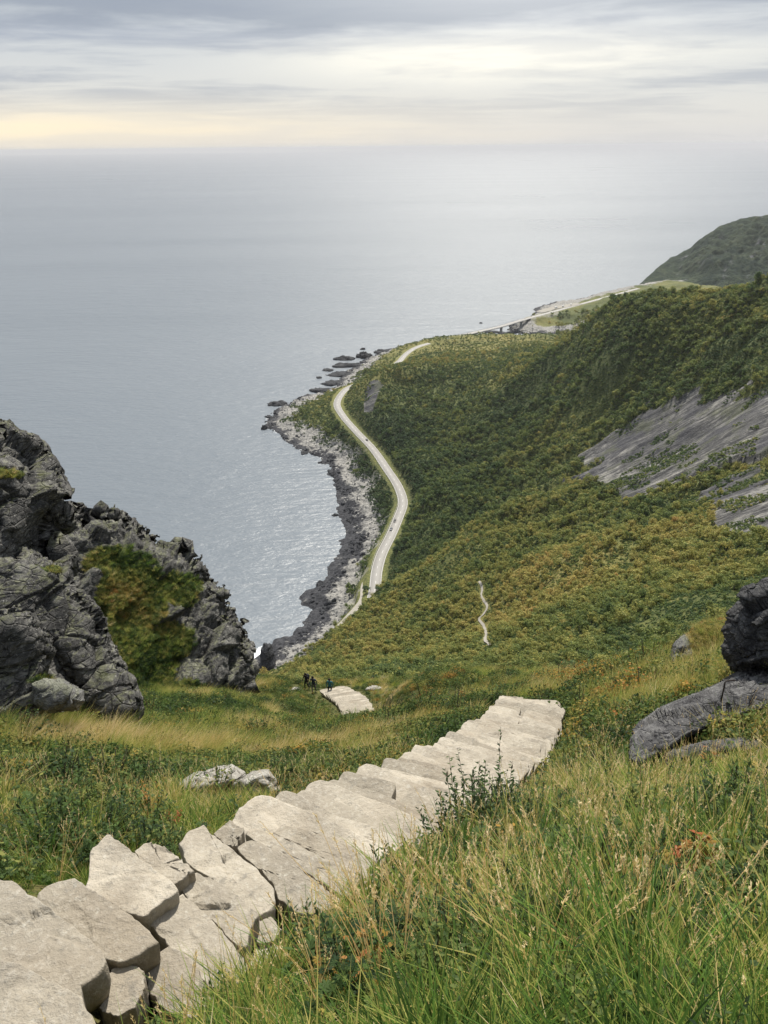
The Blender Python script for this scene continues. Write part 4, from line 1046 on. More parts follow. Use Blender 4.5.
# the nearest ones on the middle slope become individual trees
print('scrub', n)
near_idx = np.where((r < 235) & (np.arctan2(x, y) < .5))[0]
px_, py_ = near_pix(x, y, z+2); vis = near_idx[(py_[near_idx] < 668) & (py_[near_idx] > 560) & (px_[near_idx] > 380) & (px_[near_idx] < 760)]
pick = vis[np.argsort(-(s[vis]/r[vis]))][:110]
mask = np.ones(n, bool); mask[pick] = False
P = np.stack([x, y, z], 1)
scatter('birch_scrub', P[mask], rots(mask.sum(), .08), np.repeat(s[mask][:, None], 3, 1)*np.array([1, 1, 1.0])*RNG.uniform(.85, 1.15, (mask.sum(), 3)), RNG.integers(0, 7, mask.sum()), tint[mask], c_tree)
cr_, tk_ = [], []
for i in range(4):
    lf = crown_mesh(3, 3.2, 420, .34, 8+i); cr_.append(lf.mesh('crown', [M_tree])); t2 = LF(); trunk_into(t2, 3, 3.2, 0); tk_.append(t2.mesh('trunk', [M_bark]))
lab3 = ['small dark green birch bush in the thicket beyond the brow', 'small olive green birch bush in the thicket beyond the brow', 'small orange brown birch bush in the thicket beyond the brow']
for j, k in enumerate(pick):
    ti = float(tint[k]); root = thing('birch_tree', lab3[0 if ti < .3 else (1 if ti < .55 else 2)], 'tree', Vector(P[k]), 'birch bushes on the slope beyond the brow', random.uniform(0, 6)); root.scale = [float(s[k])]*3
    c = link('crown', cr_[j % 4], root); c['tint'] = ti; link('trunk', tk_[j % 4], root)
for px, py, ti, sc, lab in [(366,593,.05,2.0,'dark green tree standing where the road disappears'),(378,592,.12,1.5,'dark tree right beside the end of the visible road'),(388,588,.2,1.6,'bushy green tree just right of the road end')]:
    q = drop(px, py, 200); root = thing('birch_tree', lab, 'tree', Vector(q-np.array([0, 0, .3])), None, 1.); root.scale = [sc]*3
    c = link('crown', cr_[1], root); c['tint'] = ti; link('trunk', tk_[1], root)

lv = []
for i in range(4):
    lf = crown_mesh(1.5, 1.0, 60, .34, 4); lv.append(lf.mesh('low_scrub', [M_tree]))
c_low = hidden_coll('low_scrub_forms', lv)
x, y = polar_sample(430000, 112, 1400, -.30, .68, 1.15)
z, sd, rk, cr, st = height(x, y, True); r = np.hypot(x, y); shw = np.interp(r, [400, 500, 620, 900, 1400], [26, 30, 34, 42, 34])
k = (sd > shw*(.6+.4*fbm2(x/16, y/16, 2, 67))) & ((rk < .5) | (fbm2(x/18, y/18, 4, 69) > .22)) & (cr > 8.5) & (RNG.random(len(x)) < .55+.4*sstep(-.3, .3, fbm2(x/12, y/12, 3, 68))) & seen(x, y, z, 2) & (segdist(x, y, FOOT[::4]) > 1.4) & ((r < 1120) | ((np.arctan2(x, y) > .22) & (r < 1300)) | (RNG.random(len(x)) < .35))
x, y, z, r = x[k], y[k], z[k], r[k]; n = len(x); hu = hue_at(x, y); print('low scrub', n)
scatter('low_scrub', np.stack([x, y, z-.3], 1), rots(n, .1), np.repeat((RNG.uniform(.6, 1.2, n)*np.interp(r, [110, 300, 1000], [.7, 1., 1.9]))[:, None], 3, 1), RNG.integers(0, 4, n), np.clip(hu*.62-.04+RNG.normal(0, .12, n), 0, 1), c_low)
# ---- shrubs and tussocks on the near slope, 14-112 m
shr = []
for i in range(4):
    lf = LF()
    for k in range(420):
        n_ = unit(); n_[2] = abs(n_[2]); q = n_*np.array([.45, .45, .38])*(R.random()**.4)*R.uniform(.8, 1.1); leaf_quad(lf, q, .07*R.uniform(.6, 1.3), R.random(), (n_+unit()*.8)/1.5)
    for k in range(8):
        u_ = unit(); u_[2] = abs(u_[2])+.4; lf.tube([(0, 0, -.1), tuple(u_*.35)], [.008, .003], .3, 1, 3)
    shr.append(lf.mesh('low_shrub', [M_herb, M_twig]))
c_shr = hidden_coll('shrub_forms', shr)
WIND = (.45, .10)
tus = [grass_clump(130, .22, .55, .012, .55, WIND, 0).mesh('tussock', [M_grass]) for i in range(4)]
tus += [grass_clump(90, .2, .75, .010, .5, WIND, 10, .8).mesh('tall_tussock', [M_grass]) for i in range(2)]
c_tus = hidden_coll('tussock_forms', tus)
ROCKFEET = [W(*np.array(q, float).T, D=np.full(len(q), d))[:, :2] for q, d in (([(636,736),(662,712),(690,700),(715,690),(745,676),(800,668),(800,706),(750,708),(715,720),(690,730),(660,748)], 11.4),
    ([(640,770),(660,756),(700,745),(745,738),(745,764),(700,772),(650,782)], 10.2), ([(180,786),(212,774),(250,778),(284,786),(282,806),(240,803),(190,803)], 10.6))]
def on_rock(x, y):
    m = np.zeros(x.shape, bool)
    for q in ROCKFEET: m |= inpoly(x, y, q)
    return m
def nearfield(n, r0, r1, power, stair_gap=.0):
    x, y = polar_sample(n, r0, r1, -.78, .85, power); z, sd, rk, cr, st = height(x, y, True); k = (st > stair_gap) & ~on_rock(x, y); return x[k], y[k], z[k], st[k]
HN = [(60,760,15,3,.58),(130,770,14,2.5,.62),(40,850,8,1.2,.12),(60,860,7.6,1,.05),(100,850,8,1,.12),(170,800,11,2,.9),(100,720,26,5,.48),(200,740,20,4,.56),(250,720,34,6,.55),(300,700,52,8,.6),(150,650,48,6,.22),(120,690,40,4,.3),(330,740,24,3,.62),(290,800,12,1.,.25),(300,745,20,3,.72),(400,740,17,2.5,.55),(380,690,50,7,.55),(450,715,20,2.5,.18),(480,700,26,3,.22),(430,700,30,4,.3),
      (600,690,22,3,.6),(640,680,19,2.5,.58),(660,665,22,3,.62),(700,640,22,1.5,.5),(580,675,29,3,.75),(600,740,9,1,.66),(640,790,6,.8,.6),(720,760,6.5,1,.5),(768,740,7,1,.5),(560,800,6.5,.6,.68),(480,850,5,.6,.3),(600,900,3.8,.7,.34),(700,880,4,.7,.36),(768,900,3.4,.6,.30),(400,930,3.6,.5,.36),(500,960,2.8,.6,.3),(620,1000,2.6,.7,.28),(300,960,3.8,.4,.42)]
def hue_near(x, y): return np.clip(anchors(x, y, HN)+fbm2(x/1.6, y/1.6, 3, 87)*.22*np.clip(9/np.hypot(x, y), .3, 1)+fbm2(x/7, y/7, 3, 88)*.3*sstep(6, 20, np.hypot(x, y)), 0, 1)
x, y, z, st = nearfield(46000, 8, 112, 1.35, .12)
r = np.hypot(x, y); n = len(x); pat = fbm2(x/2.6+3, y/2.6, 3, 93)*1.3+fbm2(x/9, y/9, 2, 94)
hu = np.clip(hue_near(x, y)+pat*.42, 0, 1)
s = RNG.uniform(.45, 1.35, n)*np.interp(r, [8, 20, 60, 112], [.55, .8, .9, 1.2]); s *= np.where(r > 30, np.clip(st*.3+.2, .2, 1), np.clip(st*1.2+.45, .4, 1))
isg = RNG.random(n) < np.clip(.36+pat*1.6+(hu-.4)*.5, .06, .95)
k = isg
scatter('tussock_grass', np.stack([x, y, z-.03], 1)[k], np.stack([RNG.normal(0, .12, k.sum()), RNG.normal(0, .12, k.sum()), RNG.normal(0, .5, k.sum())], 1), np.repeat(s[k][:, None], 3, 1), RNG.integers(0, 6, k.sum()), np.clip(hu[k]+RNG.normal(0, .12, k.sum()), 0, 1), c_tus)
k = ~isg
scatter('heath_shrubs', np.stack([x, y, z], 1)[k], rots(k.sum(), .1), np.repeat(s[k][:, None], 3, 1)*1.3, RNG.integers(0, 4, k.sum()), np.clip(hu[k]*.5+.16+RNG.normal(0, .17, k.sum()), 0, 1), c_shr)
# green meadow brush climbing the hollow of the second crag and mound top
mp = np.vstack(MOSSPTS); dm = np.linalg.norm(mp-CAM, axis=1); mp = mp[RNG.random(len(mp)) < np.interp(dm, [18, 30, 50], [.5, .16, .28])]; n = len(mp)
dm = np.linalg.norm(mp-CAM, axis=1)
scatter('moss_and_heather', mp, rots(n, .2), np.repeat((RNG.uniform(.25, .6, n)*np.interp(dm, [20, 50], [.45, .95]))[:, None], 3, 1), RNG.integers(0, 4, n), np.clip(RNG.normal(.27, .14, n)+.45*fbm3(mp/2.2, 2, 5)+.3*(mp[:, 0] > 0), 0, 1), c_shr)
scatter('moss_grass', mp[::2], rots(len(mp[::2]), .2), np.repeat((RNG.uniform(.25, .6, len(mp[::2]))*np.interp(dm[::2], [20, 50], [.5, 1.1]))[:, None], 3, 1), RNG.integers(0, 4, len(mp[::2])), np.clip(RNG.normal(.50, .12, len(mp[::2]))+.18*(mp[::2, 0] > 0)+.35*fbm3(mp[::2]/2.2, 2, 5), 0, 1), c_tus)
# ---- foreground grass, 0.8-12 m
gv = [grass_clump(36, .06, .27, .0095, .75, (.15, .05)).mesh('grass', [M_grass]) for i in range(4)]
gv += [grass_clump(26, .05, .48, .0095, .55, (.15, .05)).mesh('sedge', [M_grass]) for i in range(3)]
c_gr = hidden_coll('grass_forms', gv)
x, y, z, st = nearfield(46000, .9, 13, 1.15, .04)
near_plant = np.full(len(x), 9.)
for px, py, rad in [(350,985,.3),(350,1015,.25),(372,955,.22),(665,930,.26),(665,960,.22),(692,893,.2),(692,920,.16),(652,893,.12),(762,945,.2),(762,975,.2),(300,962,.16),(485,850,.3),(440,870,.2)]:
    q = drop(px, py, 1.3); near_plant = np.minimum(near_plant, np.hypot(x-q[0], y-q[1])/rad)
leafp = lambda x, y: fbm2(x/.55+4, y/.55, 3, 121)+.12*fbm2(x/2, y/2, 2, 122)
k = ((near_plant > 1) | (RNG.random(len(x)) < .18)) & (RNG.random(len(x)) < np.where(leafp(x, y) > .14, .3, 1.)); x, y, z, st = x[k], y[k], z[k], st[k]
r = np.hypot(x, y); n = len(x); hu = hue_near(x, y)
s = RNG.uniform(.6, 1.25, n)*np.interp(r, [1, 1.9, 3, 6, 12], [.46, .60, .70, .66, .75])*np.clip(st*1.1+.18, .18, 1)*(1+.55*fbm2(x/.7, y/.7, 3, 130))*RNG.choice([.6, 1., 1.3], n, p=[.3, .5, .2])
scatter('meadow_grass', np.stack([x, y, z-.01], 1), np.stack([RNG.normal(0, .16, n), RNG.normal(0, .16, n), RNG.uniform(0, 6.28, n)], 1), np.repeat(s[:, None], 3, 1), RNG.integers(0, 7, n), np.clip(hu*.9+.03+RNG.normal(0, .24, n), 0, 1), c_gr)
# seed stalks
sv = [grass_clump(3, .04, .3, .003, .5, (.1, .0), 4, .55).mesh('stalk', [M_grass]) for i in range(4)]
c_sv = hidden_coll('stalk_forms', sv)
x, y, z, st = nearfield(1900, 1.4, 10, 1.0, .05); n = len(x)
az_ = np.arctan2(x, y); k = (az_ > -.15) | (RNG.random(n) < .45)
x, y, z = x[k], y[k], z[k]; n = len(x)
scatter('seed_stalks', np.stack([x, y, z], 1), rots(n, .18), np.repeat(RNG.uniform(.55, 1.15, n)[:, None], 3, 1), RNG.integers(0, 4, n), RNG.uniform(.75, 1, n), c_sv)
# broad leaves under the grass
hv = [leafy(14, .13, .12, .035).mesh('leafy', [M_herb]) for i in range(3)]+[leafy(22, .12, .16, .03, simple_=True).mesh('leafy', [M_herb]) for i in range(2)]+[herb(7, .28, .05, 12).mesh('herb', [M_herb, M_twig]) for i in range(2)]
c_hv = hidden_coll('herb_forms', hv)
x, y, z, st = nearfield(11000, .9, 30, 1.35, .08); n = len(x); hu = hue_near(x, y); r = np.hypot(x, y)
lpv = leafp(x, y); k = RNG.random(n) < np.where(r < 9, np.where(lpv > .1, .8, .10), np.clip(.38-hu*.4, .03, 1)); z = z+np.where(r < 9, .06+.06*RNG.random(n), 0); x, y, z, r, hu = x[k], y[k], z[k], r[k], hu[k]; n = len(x)
scatter('ground_leaves', np.stack([x, y, z+.02+RNG.uniform(0, .12, n)*(r < 8)], 1), rots(n, .15), np.repeat((RNG.uniform(.7, 1.3, n)*np.interp(r, [1, 2, 3, 8, 30], [.42, .7, .95, 1.2, 1.6]))[:, None], 3, 1), RNG.integers(0, 7, n), np.clip(RNG.normal(.29, .13, n)+(RNG.random(n) < .03)*.4, 0, 1), c_hv)

# ---- plants one can point to
def plant(name, lf, mats, px, py, D, tint_, label, cat='plant', sc=1., child='leaves', rz=0.):
    q = drop(px, py, 1.3); g = q[2]
    root = thing(name, label, cat, Vector((q[0], q[1], g)), None, rz); root.scale = [sc]*3
    o = link(child, lf.mesh(child, mats), root); o['tint'] = tint_; return root
plant('leafy_plant', leafy(60, .2, .27, .06), [M_herb], 350, 985, 2.35, .25, 'clump of large lobed green leaves at the bottom edge of the photo', sc=.95)
plant('leafy_plant', leafy(30, .13, .3, .05), [M_herb], 372, 955, 2.6, .62, 'yellowing lobed leaves just above the green leaf clump')
plant('leafy_plant', leafy(46, .18, .26, .055), [M_herb], 665, 930, 2.55, .3, 'green lobed leaves below the red brown leaves on the right')
plant('leafy_plant', leafy(26, .09, .36, .05, .9), [M_herb], 692, 893, 2.75, .9, 'withered red brown leaves among green grass on the right')
plant('leafy_plant', leafy(12, .07, .34, .05), [M_herb], 652, 893, 2.75, .68, 'yellow green leaves left of the withered red brown leaves')
plant('leafy_plant', leafy(22, .12, .27, .055), [M_herb], 766, 945, 2.3, .36, 'bright green round leaves at the right edge of the photo')
plant('leafy_plant', leafy(30, .12, .26, .035), [M_herb], 300, 962, 3.0, .9, 'small brown withered leaves left of the green leaf clump')
plant('shrub', herb(130, .6, .05, 28, .36), [M_herb, M_twig], 490, 858, 6.4, .12, 'dark leafy shrub standing against the right edge of the stairs', 'shrub', 1.15, 'foliage')
plant('shrub', herb(16, .5, .05, 18, .1), [M_herb, M_twig], 459, 846, 6.4, .15, 'slender dark seed-headed shrub left of the larger dark shrub', 'shrub', .9, 'foliage')
plant('shrub', herb(50, .34, .07, 16, .3), [M_herb, M_twig], 445, 880, 5.8, .3, 'low green bush spilling beside the right edge of the stairs', 'shrub', 1., 'foliage')
plant('shrub', herb(90, .45, .07, 16, .5), [M_herb, M_twig], 50, 868, 7.6, .22, 'bright green leafy bush left of the lowest slabs', 'shrub', 1.15, 'foliage')
plant('shrub', herb(60, .4, .07, 16, .4), [M_herb, M_twig], 108, 850, 8.2, .12, 'dark green bush behind the pointed slab at left', 'shrub', 1., 'foliage')
plant('shrub', herb(44, .36, .06, 16, .3), [M_herb, M_twig], 290, 795, 11.0, .2, 'green leafy plant beside the cracked pale boulder', 'shrub', 1., 'foliage')
plant('fern_tuft', herb(10, .12, .05, 10, .07), [M_herb, M_twig], 281, 905, 5.75, .25, 'small green tuft growing in the gap between slabs', 'plant', 1., 'foliage')
BROW = [(560,690,.72,'orange brown heather bush on the brow right of the stair top'),(592,684,.8,'rusty orange bush in the middle of the brow row'),(622,680,.68,'low golden brown bush on the brow below the far thicket'),(648,672,.4,'olive bush on the brow left of the mossy mound'),(545,712,.2,'dark green bush beside the right side of the stair top'),(580,722,.35,'dull green bush between the stair top and the dark slab'),(640,700,.8,'brown dead fern patch in the yellow grass above the slab'),
        (150,720,.12,'dark brush under the slanting rock buttress'),(60,800,.1,'dark green brush in the left meadow'),(110,790,.18,'deep green brush right of the dark meadow brush'),(20,740,.15,'dark low brush at the left edge below the crag'),(190,735,.25,'olive brush in the middle of the left meadow'),(260,740,.2,'dark olive brush above the pale boulders'),(310,722,.3,'brownish brush between pale boulders and lower steps')]
for i, (px, py, ti, lab) in enumerate(BROW):
    lf = LF(); R.seed(i+50)
    for k in range(1100):
        n_ = unit(); n_[2] = abs(n_[2]); q = n_*np.array([.8, .6, .42])*(R.random()**.4)*(1+.35*math.sin(6*n_[0]+px)*math.cos(5*n_[1]+i)); leaf_quad(lf, q, .055*R.uniform(.6, 1.3), R.random(), (n_+unit()*.8)/1.5)
    for k in range(14):
        u_ = unit(); u_[2] = abs(u_[2])+.4; lf.tube([(0, 0, -.1), tuple(u_*.45)], [.01, .004], .3, 1, 4)
    q = drop(px, py, 1.3); plant('shrub', lf, [M_herb, M_twig], px, py, 0, ti, lab, 'shrub', .75+.03*np.linalg.norm(q-CAM), 'foliage')
for px, py, D, ti, lab in [(455,722,18,.14,'dark leafy thicket left of the stairs near the brow'),(425,715,22,.2,'olive thicket farther left from the stairs near the brow'),(492,712,21,.2,'green bush directly beside the top bend of the stairs'),(385,735,19,.3,'low brown green bush in the meadow left of the stairs'),(225,662,58,.25,'bush growing below the lower crag')]:
    lf = LF()
    for k in range(1500):
        n_ = unit(); n_[2] = abs(n_[2]); q = n_*np.array([.9, .7, .75])*(R.random()**.45)*(1+.25*math.sin(5*n_[0]+px)*math.cos(4*n_[1])); leaf_quad(lf, q, .06*R.uniform(.6, 1.3), R.random(), (n_+unit()*.8)/1.5)
    for k in range(14):
        u_ = unit(); u_[2] = abs(u_[2])+.4; lf.tube([(0, 0, -.1), tuple(u_*.7)], [.012, .004], .3, 1, 4)
    plant('shrub', lf, [M_herb, M_twig], px, py, D, ti, lab, 'shrub', 1.2 if D < 40 else 2.0, 'foliage')

# shore boulders
bm_ = []
for i in range(5):
    nu, nv = 12, 7; u, v = np.meshgrid(np.linspace(0, 2*math.pi, nu, endpoint=False), np.linspace(-1.5, 1.5, nv)); V = np.stack([np.cos(u)*np.cos(v), np.sin(u)*np.cos(v)*.8, .6*np.sin(v)], -1).reshape(-1, 3)
    V *= (1+.5*fbm3(V*1.4+i*5, 2, i)[:, None]); Fs = [(r_*nu+k, r_*nu+(k+1) % nu, (r_+1)*nu+(k+1) % nu, (r_+1)*nu+k) for r_ in range(nv-1) for k in range(nu)]
    bm_.append(mesh('shore_boulder', V, Fs, [None], smooth=False))
m, nt = mat('shore_stone'); t = NT(nt); a = t.attr('tint', 'INSTANCER'); c = t.ramp(a, [(0, (.014, .015, .018)), (.45, (.035, .036, .04)), (.6, (.12, .118, .112)), (1, (.36, .345, .32))]); t.out(t.pbsdf(c, .85, t.bump(t.noise(pos(t), 1.2, 5), .6, .3), .3))
for b in bm_: b.materials.clear(); b.materials.append(m)
c_bo = hidden_coll('boulder_forms', bm_)
x, y = polar_sample(60000, 380, 1500, -.30, .25, 1.0); z, sd, rk, cr, st = height(x, y, True); r = np.hypot(x, y)
shw = np.interp(r, [400, 500, 620, 900, 1400], [26, 30, 34, 42, 34])
k = (sd > -4) & (sd < shw*.9) & (cr > 9) & (RNG.random(len(x)) < .30+.4*sstep(-.2, .2, fbm2(x/18, y/18, 3, 96))); x, y, z, sd, shw = x[k], y[k], z[k], sd[k], shw[k]; n = len(x)
tt = np.where(sd/shw < .16+.6*fbm2(x/22, y/22, 3, 91), RNG.uniform(0, .45, n), RNG.uniform(.5, 1, n))
sz = RNG.uniform(.4, 1.1, n)**1.3*np.where(tt < .48, 2.3, 1.3)
scatter('shore_boulders', np.stack([x, y, z-.2], 1), rots(n, .3), np.repeat(sz[:, None], 3, 1), RNG.integers(0, 5, n), tt, c_bo)

# ------------------------------------------------------------------ hikers
M_skin = simple('skin', (.5, .32, .24), .6)
def hiker(px, py, D, rz, jacket, legs, hair, label, stride=.16, bend=.12, pack=None, packlabel=None, lift=0.):
    J = {'pel': (0, 0, .92), 'wa': (0, .02, 1.05), 'ch': (0, bend*.6, 1.30), 'nk': (0, bend, 1.47), 'hd': (0, bend+.03, 1.58), 'tp': (0, bend+.03, 1.72),
         'hl': (.10, 0, .88), 'kl': (.11, stride+.05, .50), 'al': (.11, stride, .09), 'tl': (.12, stride+.16, .03),
         'hr': (-.10, 0, .88), 'kr': (-.11, -.02, .49), 'ar': (-.11, -stride-.1, .10), 'tr': (-.12, -stride+.07, .03),
         'sl': (.19, bend*.8, 1.40), 'el': (.26, bend*.5+.02, 1.14), 'wl': (.24, bend+.16, .94), 'fl': (.22, bend+.22, .86),
         'sr': (-.19, bend*.8, 1.40), 'er': (-.27, bend*.3-.06, 1.13), 'wr': (-.26, bend+.05, .90), 'fr': (-.25, bend+.08, .82)}
    rad = dict(pel=.15, wa=.13, ch=.155, nk=.06, hd=.095, tp=.075, hl=.10, kl=.065, al=.045, tl=.04, hr=.10, kr=.065, ar=.045, tr=.04, sl=.07, el=.05, wl=.035, fl=.035, sr=.07, er=.05, wr=.035, fr=.035)
    E = [('pel','wa'),('wa','ch'),('ch','nk'),('nk','hd'),('hd','tp'),('pel','hl'),('hl','kl'),('kl','al'),('al','tl'),('pel','hr'),('hr','kr'),('kr','ar'),('ar','tr'),('ch','sl'),('sl','el'),('el','wl'),('wl','fl'),('ch','sr'),('sr','er'),('er','wr'),('wr','fr')]
    ks = list(J); me = bpy.data.meshes.new('body'); me.from_pydata([J[k] for k in ks], [(ks.index(a), ks.index(b)) for a, b in E], [])
    tmp = bpy.data.objects.new('body', me); COL.objects.link(tmp)
    sk = tmp.modifiers.new('skin', 'SKIN'); 
    if not me.skin_vertices: 
        return None
    for i, k in enumerate(ks): me.skin_vertices[0].data[i].radius = (rad[k], rad[k]*.85)
    me.skin_vertices[0].data[0].use_root = True
    sb = tmp.modifiers.new('sub', 'SUBSURF'); sb.levels = 2; sb.render_levels = 2
    dg = bpy.context.evaluated_depsgraph_get(); dg.update(); m2 = bpy.data.meshes.new_from_object(tmp.evaluated_get(dg)); bpy.data.objects.remove(tmp)
    m2.materials.clear()
    for q in (jacket, legs, M_skin, M_black): m2.materials.append(q)
    for p in m2.polygons:
        c = p.center; p.material_index = 3 if c[2] < .1 else 1 if (c[2] < .93 and abs(c[0]) < .2 and not (abs(c[0]) > .19)) else 2 if (c[2] > 1.5 or (c[2] < .93 and abs(c[0]) > .19)) else 0; p.use_smooth = True
    q = W(px, py, D=D); g = height(np.array([q[0]]), np.array([q[1]]))[0]
    root = thing('person', label, 'person', Vector((q[0], q[1], max(g, 0)+lift)), None, rz)
    link('body', m2, root)
    # hair cap
    hb = MB(); nu, nv = 14, 9; V = []
    for v_ in range(nv):
        for u_ in range(nu):
            th = math.pi*v_/(nv-1)*.72; ph = 2*math.pi*u_/nu; back = max(0, -math.sin(ph))
            V.append((.105*math.sin(th)*math.cos(ph), bend+.02+.115*math.sin(th)*math.sin(ph), 1.62+.12*math.cos(th)-back*.07*math.sin(th)))
    hb.add(V, [(a*nu+k, a*nu+(k+1) % nu, (a+1)*nu+(k+1) % nu, (a+1)*nu+k) for a in range(nv-1) for k in range(nu)]); hb.build('hair', hair, root, True)
    if pack:
        pk = thing('backpack', packlabel, 'backpack', root.location+Vector((0, 0, 0)), None, rz)
        b = MB(); V = []; n_ = 14
        for z_, w_, d_ in ((1.0, .11, .06), (1.02, .15, .10), (1.15, .16, .12), (1.32, .155, .11), (1.42, .13, .09), (1.45, .08, .05)):
            for k in range(n_):
                a = 2*math.pi*k/n_; V.append((w_*math.copysign(abs(math.cos(a))**.6, math.cos(a)), -.20+bend*.35+d_*math.copysign(abs(math.sin(a))**.6, math.sin(a)), z_))
        b.add(V, [(r_*n_+k, r_*n_+(k+1) % n_, (r_+1)*n_+(k+1) % n_, (r_+1)*n_+k) for r_ in range(5) for k in range(n_)]+[tuple(range(n_))[::-1], tuple(5*n_+k for k in range(n_))]); b.build('pack_body', pack, pk, True)
        for sx in (-1, 1):
            b = MB(); b.tube([(sx*.1, -.1+bend*.4, 1.42), (sx*.12, bend*.5+.02, 1.5), (sx*.12, bend*.5+.14, 1.36), (sx*.13, bend*.3+.08, 1.15), (sx*.12, -.1, 1.05)], .014, 5); b.build('strap', pack, pk)
    return root
M_teal = simple('teal_jacket', (.02, .10, .12), .8); M_navy = simple('navy_jacket', (.02, .028, .05), .8); M_blk = simple('black_trousers', (.012, .012, .014), .85); M_dk = simple('dark_pack', (.02, .02, .024), .8); M_hair = simple('dark_hair', (.012, .009, .007), .7)
M_grytr = simple('grey_trousers', (.07, .07, .08), .85)
hiker(330, 690, 65, 2.9, M_teal, M_blk, M_hair, 'hiker in teal and black with long dark hair standing on the steps', .1, .04)
hiker(307, 690, 66, 2.5, M_blk, M_blk, M_hair, 'hiker in black with dark backpack, leftmost of the three', .08, .06, M_dk, 'dark backpack on the leftmost hiker', .05)
hiker(314, 691, 64.5, 2.8, M_navy, M_grytr, M_hair, 'hiker in navy jacket and grey trousers beside the one with the backpack', .06, .1, None, None, .05)

# ------------------------------------------------------------------ haze, sky, sun
hz = MB(); hz.box((0, 0, 153.5), (125000, 125000, 329))
m, nt = mat('haze'); t = NT(nt); o = nt.nodes.new('ShaderNodeOutputMaterial'); v = nt.nodes.new('ShaderNodeVolumePrincipled'); v.inputs['Density'].default_value = 4.2e-5; v.inputs['Color'].default_value = (.68, .69, .72, 1); v.inputs['Anisotropy'].default_value = .2
nt.links.new(v.outputs[0], o.inputs['Volume'])
ho = hz.build('haze', m); tag(ho, kind='stuff')
SUN_AZ, SUN_EL = math.radians(10), math.radians(53)
sl = bpy.data.lights.new('sun', 'SUN'); sl.energy = 4.8; sl.angle = math.radians(2.0); sl.color = (1, .95, .86)
so = bpy.data.objects.new('sun', sl); COL.objects.link(so)
sdv = Vector((math.sin(SUN_AZ)*math.cos(SUN_EL), math.cos(SUN_AZ)*math.cos(SUN_EL), math.sin(SUN_EL))); so.rotation_euler = sdv.to_track_quat('Z', 'Y').to_euler()
wd = bpy.data.worlds.new('World'); S.world = wd; wd.use_nodes = True; nt = wd.node_tree
for n_ in list(nt.nodes): nt.nodes.remove(n_)
t = NT(nt); tc = t.n('ShaderNodeTexCoord').outputs['Generated']
sky = t.n('ShaderNodeTexSky', sky_type='NISHITA', sun_disc=False, sun_elevation=SUN_EL, sun_rotation=SUN_AZ)
sp = t.n('ShaderNodeSeparateXYZ', ins={0: tc}); zz = sp.outputs[2]
el = t.math('MULTIPLY', t.math('ARCSINE', zz), 57.2958)
azn = t.math('MULTIPLY', t.math('ARCTAN2', sp.outputs[0], sp.outputs[1]), 57.2958)
base = t.ramp(t.math('DIVIDE', el, 90., clamp=True), [(0, (.62, .63, .65)), (.025, (.66, .66, .65)), (.07, (.56, .58, .60)), (.12, (.40, .44, .50)), (.25, (.60, .66, .74)), (.6, (.72, .78, .86)), (1, (.68, .76, .88))])
zc = t.math('ADD', t.math('MAXIMUM', zz, 0.), .045)
cv = t.n('ShaderNodeCombineXYZ', ins={0: t.math('DIVIDE', sp.outputs[0], zc), 1: t.math('DIVIDE', sp.outputs[1], zc), 2: 0.}).outputs[0]
n1 = t.noise(t.mapping(cv, (.5, .9, 1)), 1.1, 7, .6, .5)
n2 = t.noise(t.n('ShaderNodeCombineXYZ', ins={0: t.math('MULTIPLY', azn, .05), 1: t.math('MULTIPLY', el, .42), 2: 3.}).outputs[0], 1.5, 6, .55, .3)
dk = t.math('MULTIPLY', t.rng(t.math('ADD', t.math('MULTIPLY', n1, .45), t.math('MULTIPLY', n2, .55)), .45, .58), t.rng(el, 1.2, 4., .15, .85))
c = t.mix(dk, base, (.36, .39, .46))
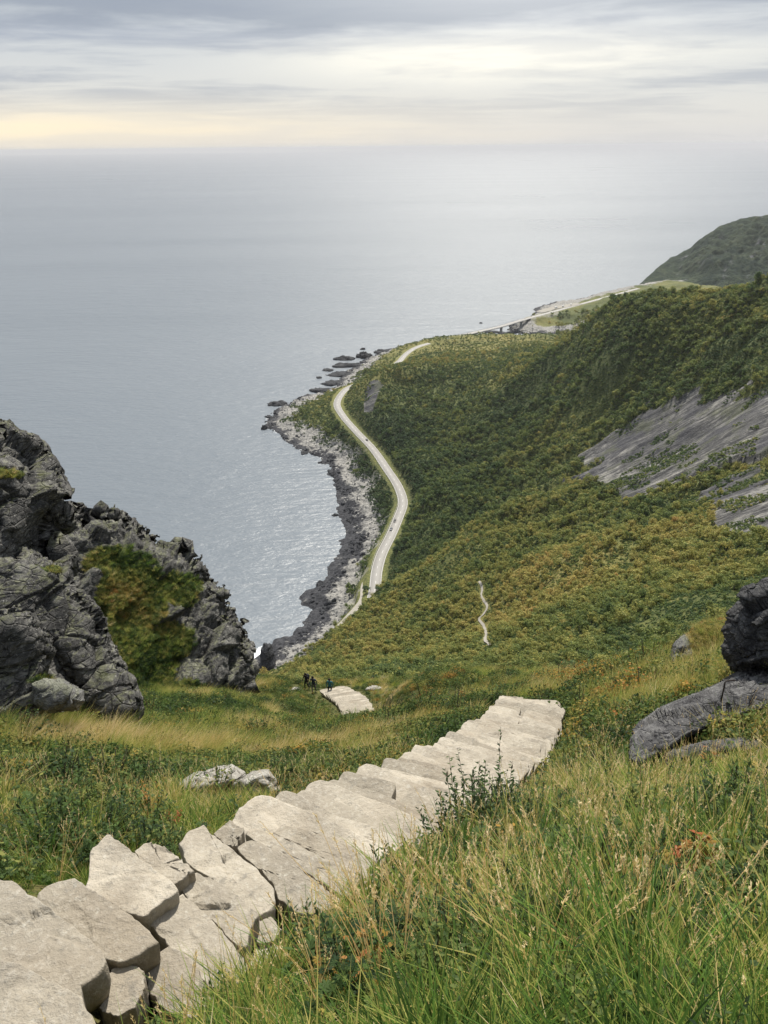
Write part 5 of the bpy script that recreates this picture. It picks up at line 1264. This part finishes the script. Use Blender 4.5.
def gauss(a0, e0, sa, se):
    a = t.math('DIVIDE', t.math('SUBTRACT', azn, a0), sa); e = t.math('DIVIDE', t.math('SUBTRACT', el, e0), se)
    return t.math('EXPONENT', t.math('MULTIPLY', t.math('ADD', t.math('MULTIPLY', a, a), t.math('MULTIPLY', e, e)), -1.))
glow = t.math('MULTIPLY', gauss(8., 5.0, 13., 1.35), t.rng(n2, .35, .6, 1.1, .6))
c = t.mix(t.math('MULTIPLY', glow, 1.05, clamp=True), c, (1.02, .97, .84))
warm = t.math('MULTIPLY', gauss(-26., 1.1, 30., 1.6), .95)
c = t.mix(t.math('MULTIPLY', warm, t.rng(n2, .3, .55, 1., .6), clamp=True), c, (1.0, .86, .62))
top = t.math('MULTIPLY', t.rng(t.math('ADD', el, t.math('MULTIPLY', t.math('SUBTRACT', n2, .5), 4.)), 6.6, 7.6), t.rng(el, 16, 30, .75, 0))
c = t.mix(top, c, (.27, .30, .36))
sheen_glow = t.math('MULTIPLY', gauss(9., 21., 13., 8.), 3.2)  # bright sky patch added above the view to give the sea a sheen
c = t.mix(1., c, t.n('ShaderNodeCombineColor', ins={0: t.math('MULTIPLY', sheen_glow, 1.), 1: t.math('MULTIPLY', sheen_glow, .94), 2: t.math('MULTIPLY', sheen_glow, .82)}).outputs[0], 'ADD')
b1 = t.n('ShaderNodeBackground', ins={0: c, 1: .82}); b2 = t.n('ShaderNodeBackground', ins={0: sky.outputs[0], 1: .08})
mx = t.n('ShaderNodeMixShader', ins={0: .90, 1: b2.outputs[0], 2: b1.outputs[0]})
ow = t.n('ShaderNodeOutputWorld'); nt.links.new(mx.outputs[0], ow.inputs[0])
S.view_settings.view_transform = 'Standard'; S.view_settings.look = 'None'; S.view_settings.gamma = 1; S.view_settings.exposure = .48
S.cycles.max_bounces = 5; S.cycles.diffuse_bounces = 2; S.cycles.glossy_bounces = 2; S.cycles.transmission_bounces = 3; S.cycles.volume_bounces = 0; S.cycles.transparent_max_bounces = 4
S.cycles.use_denoising = True
S.cycles.sample_clamp_indirect = 6
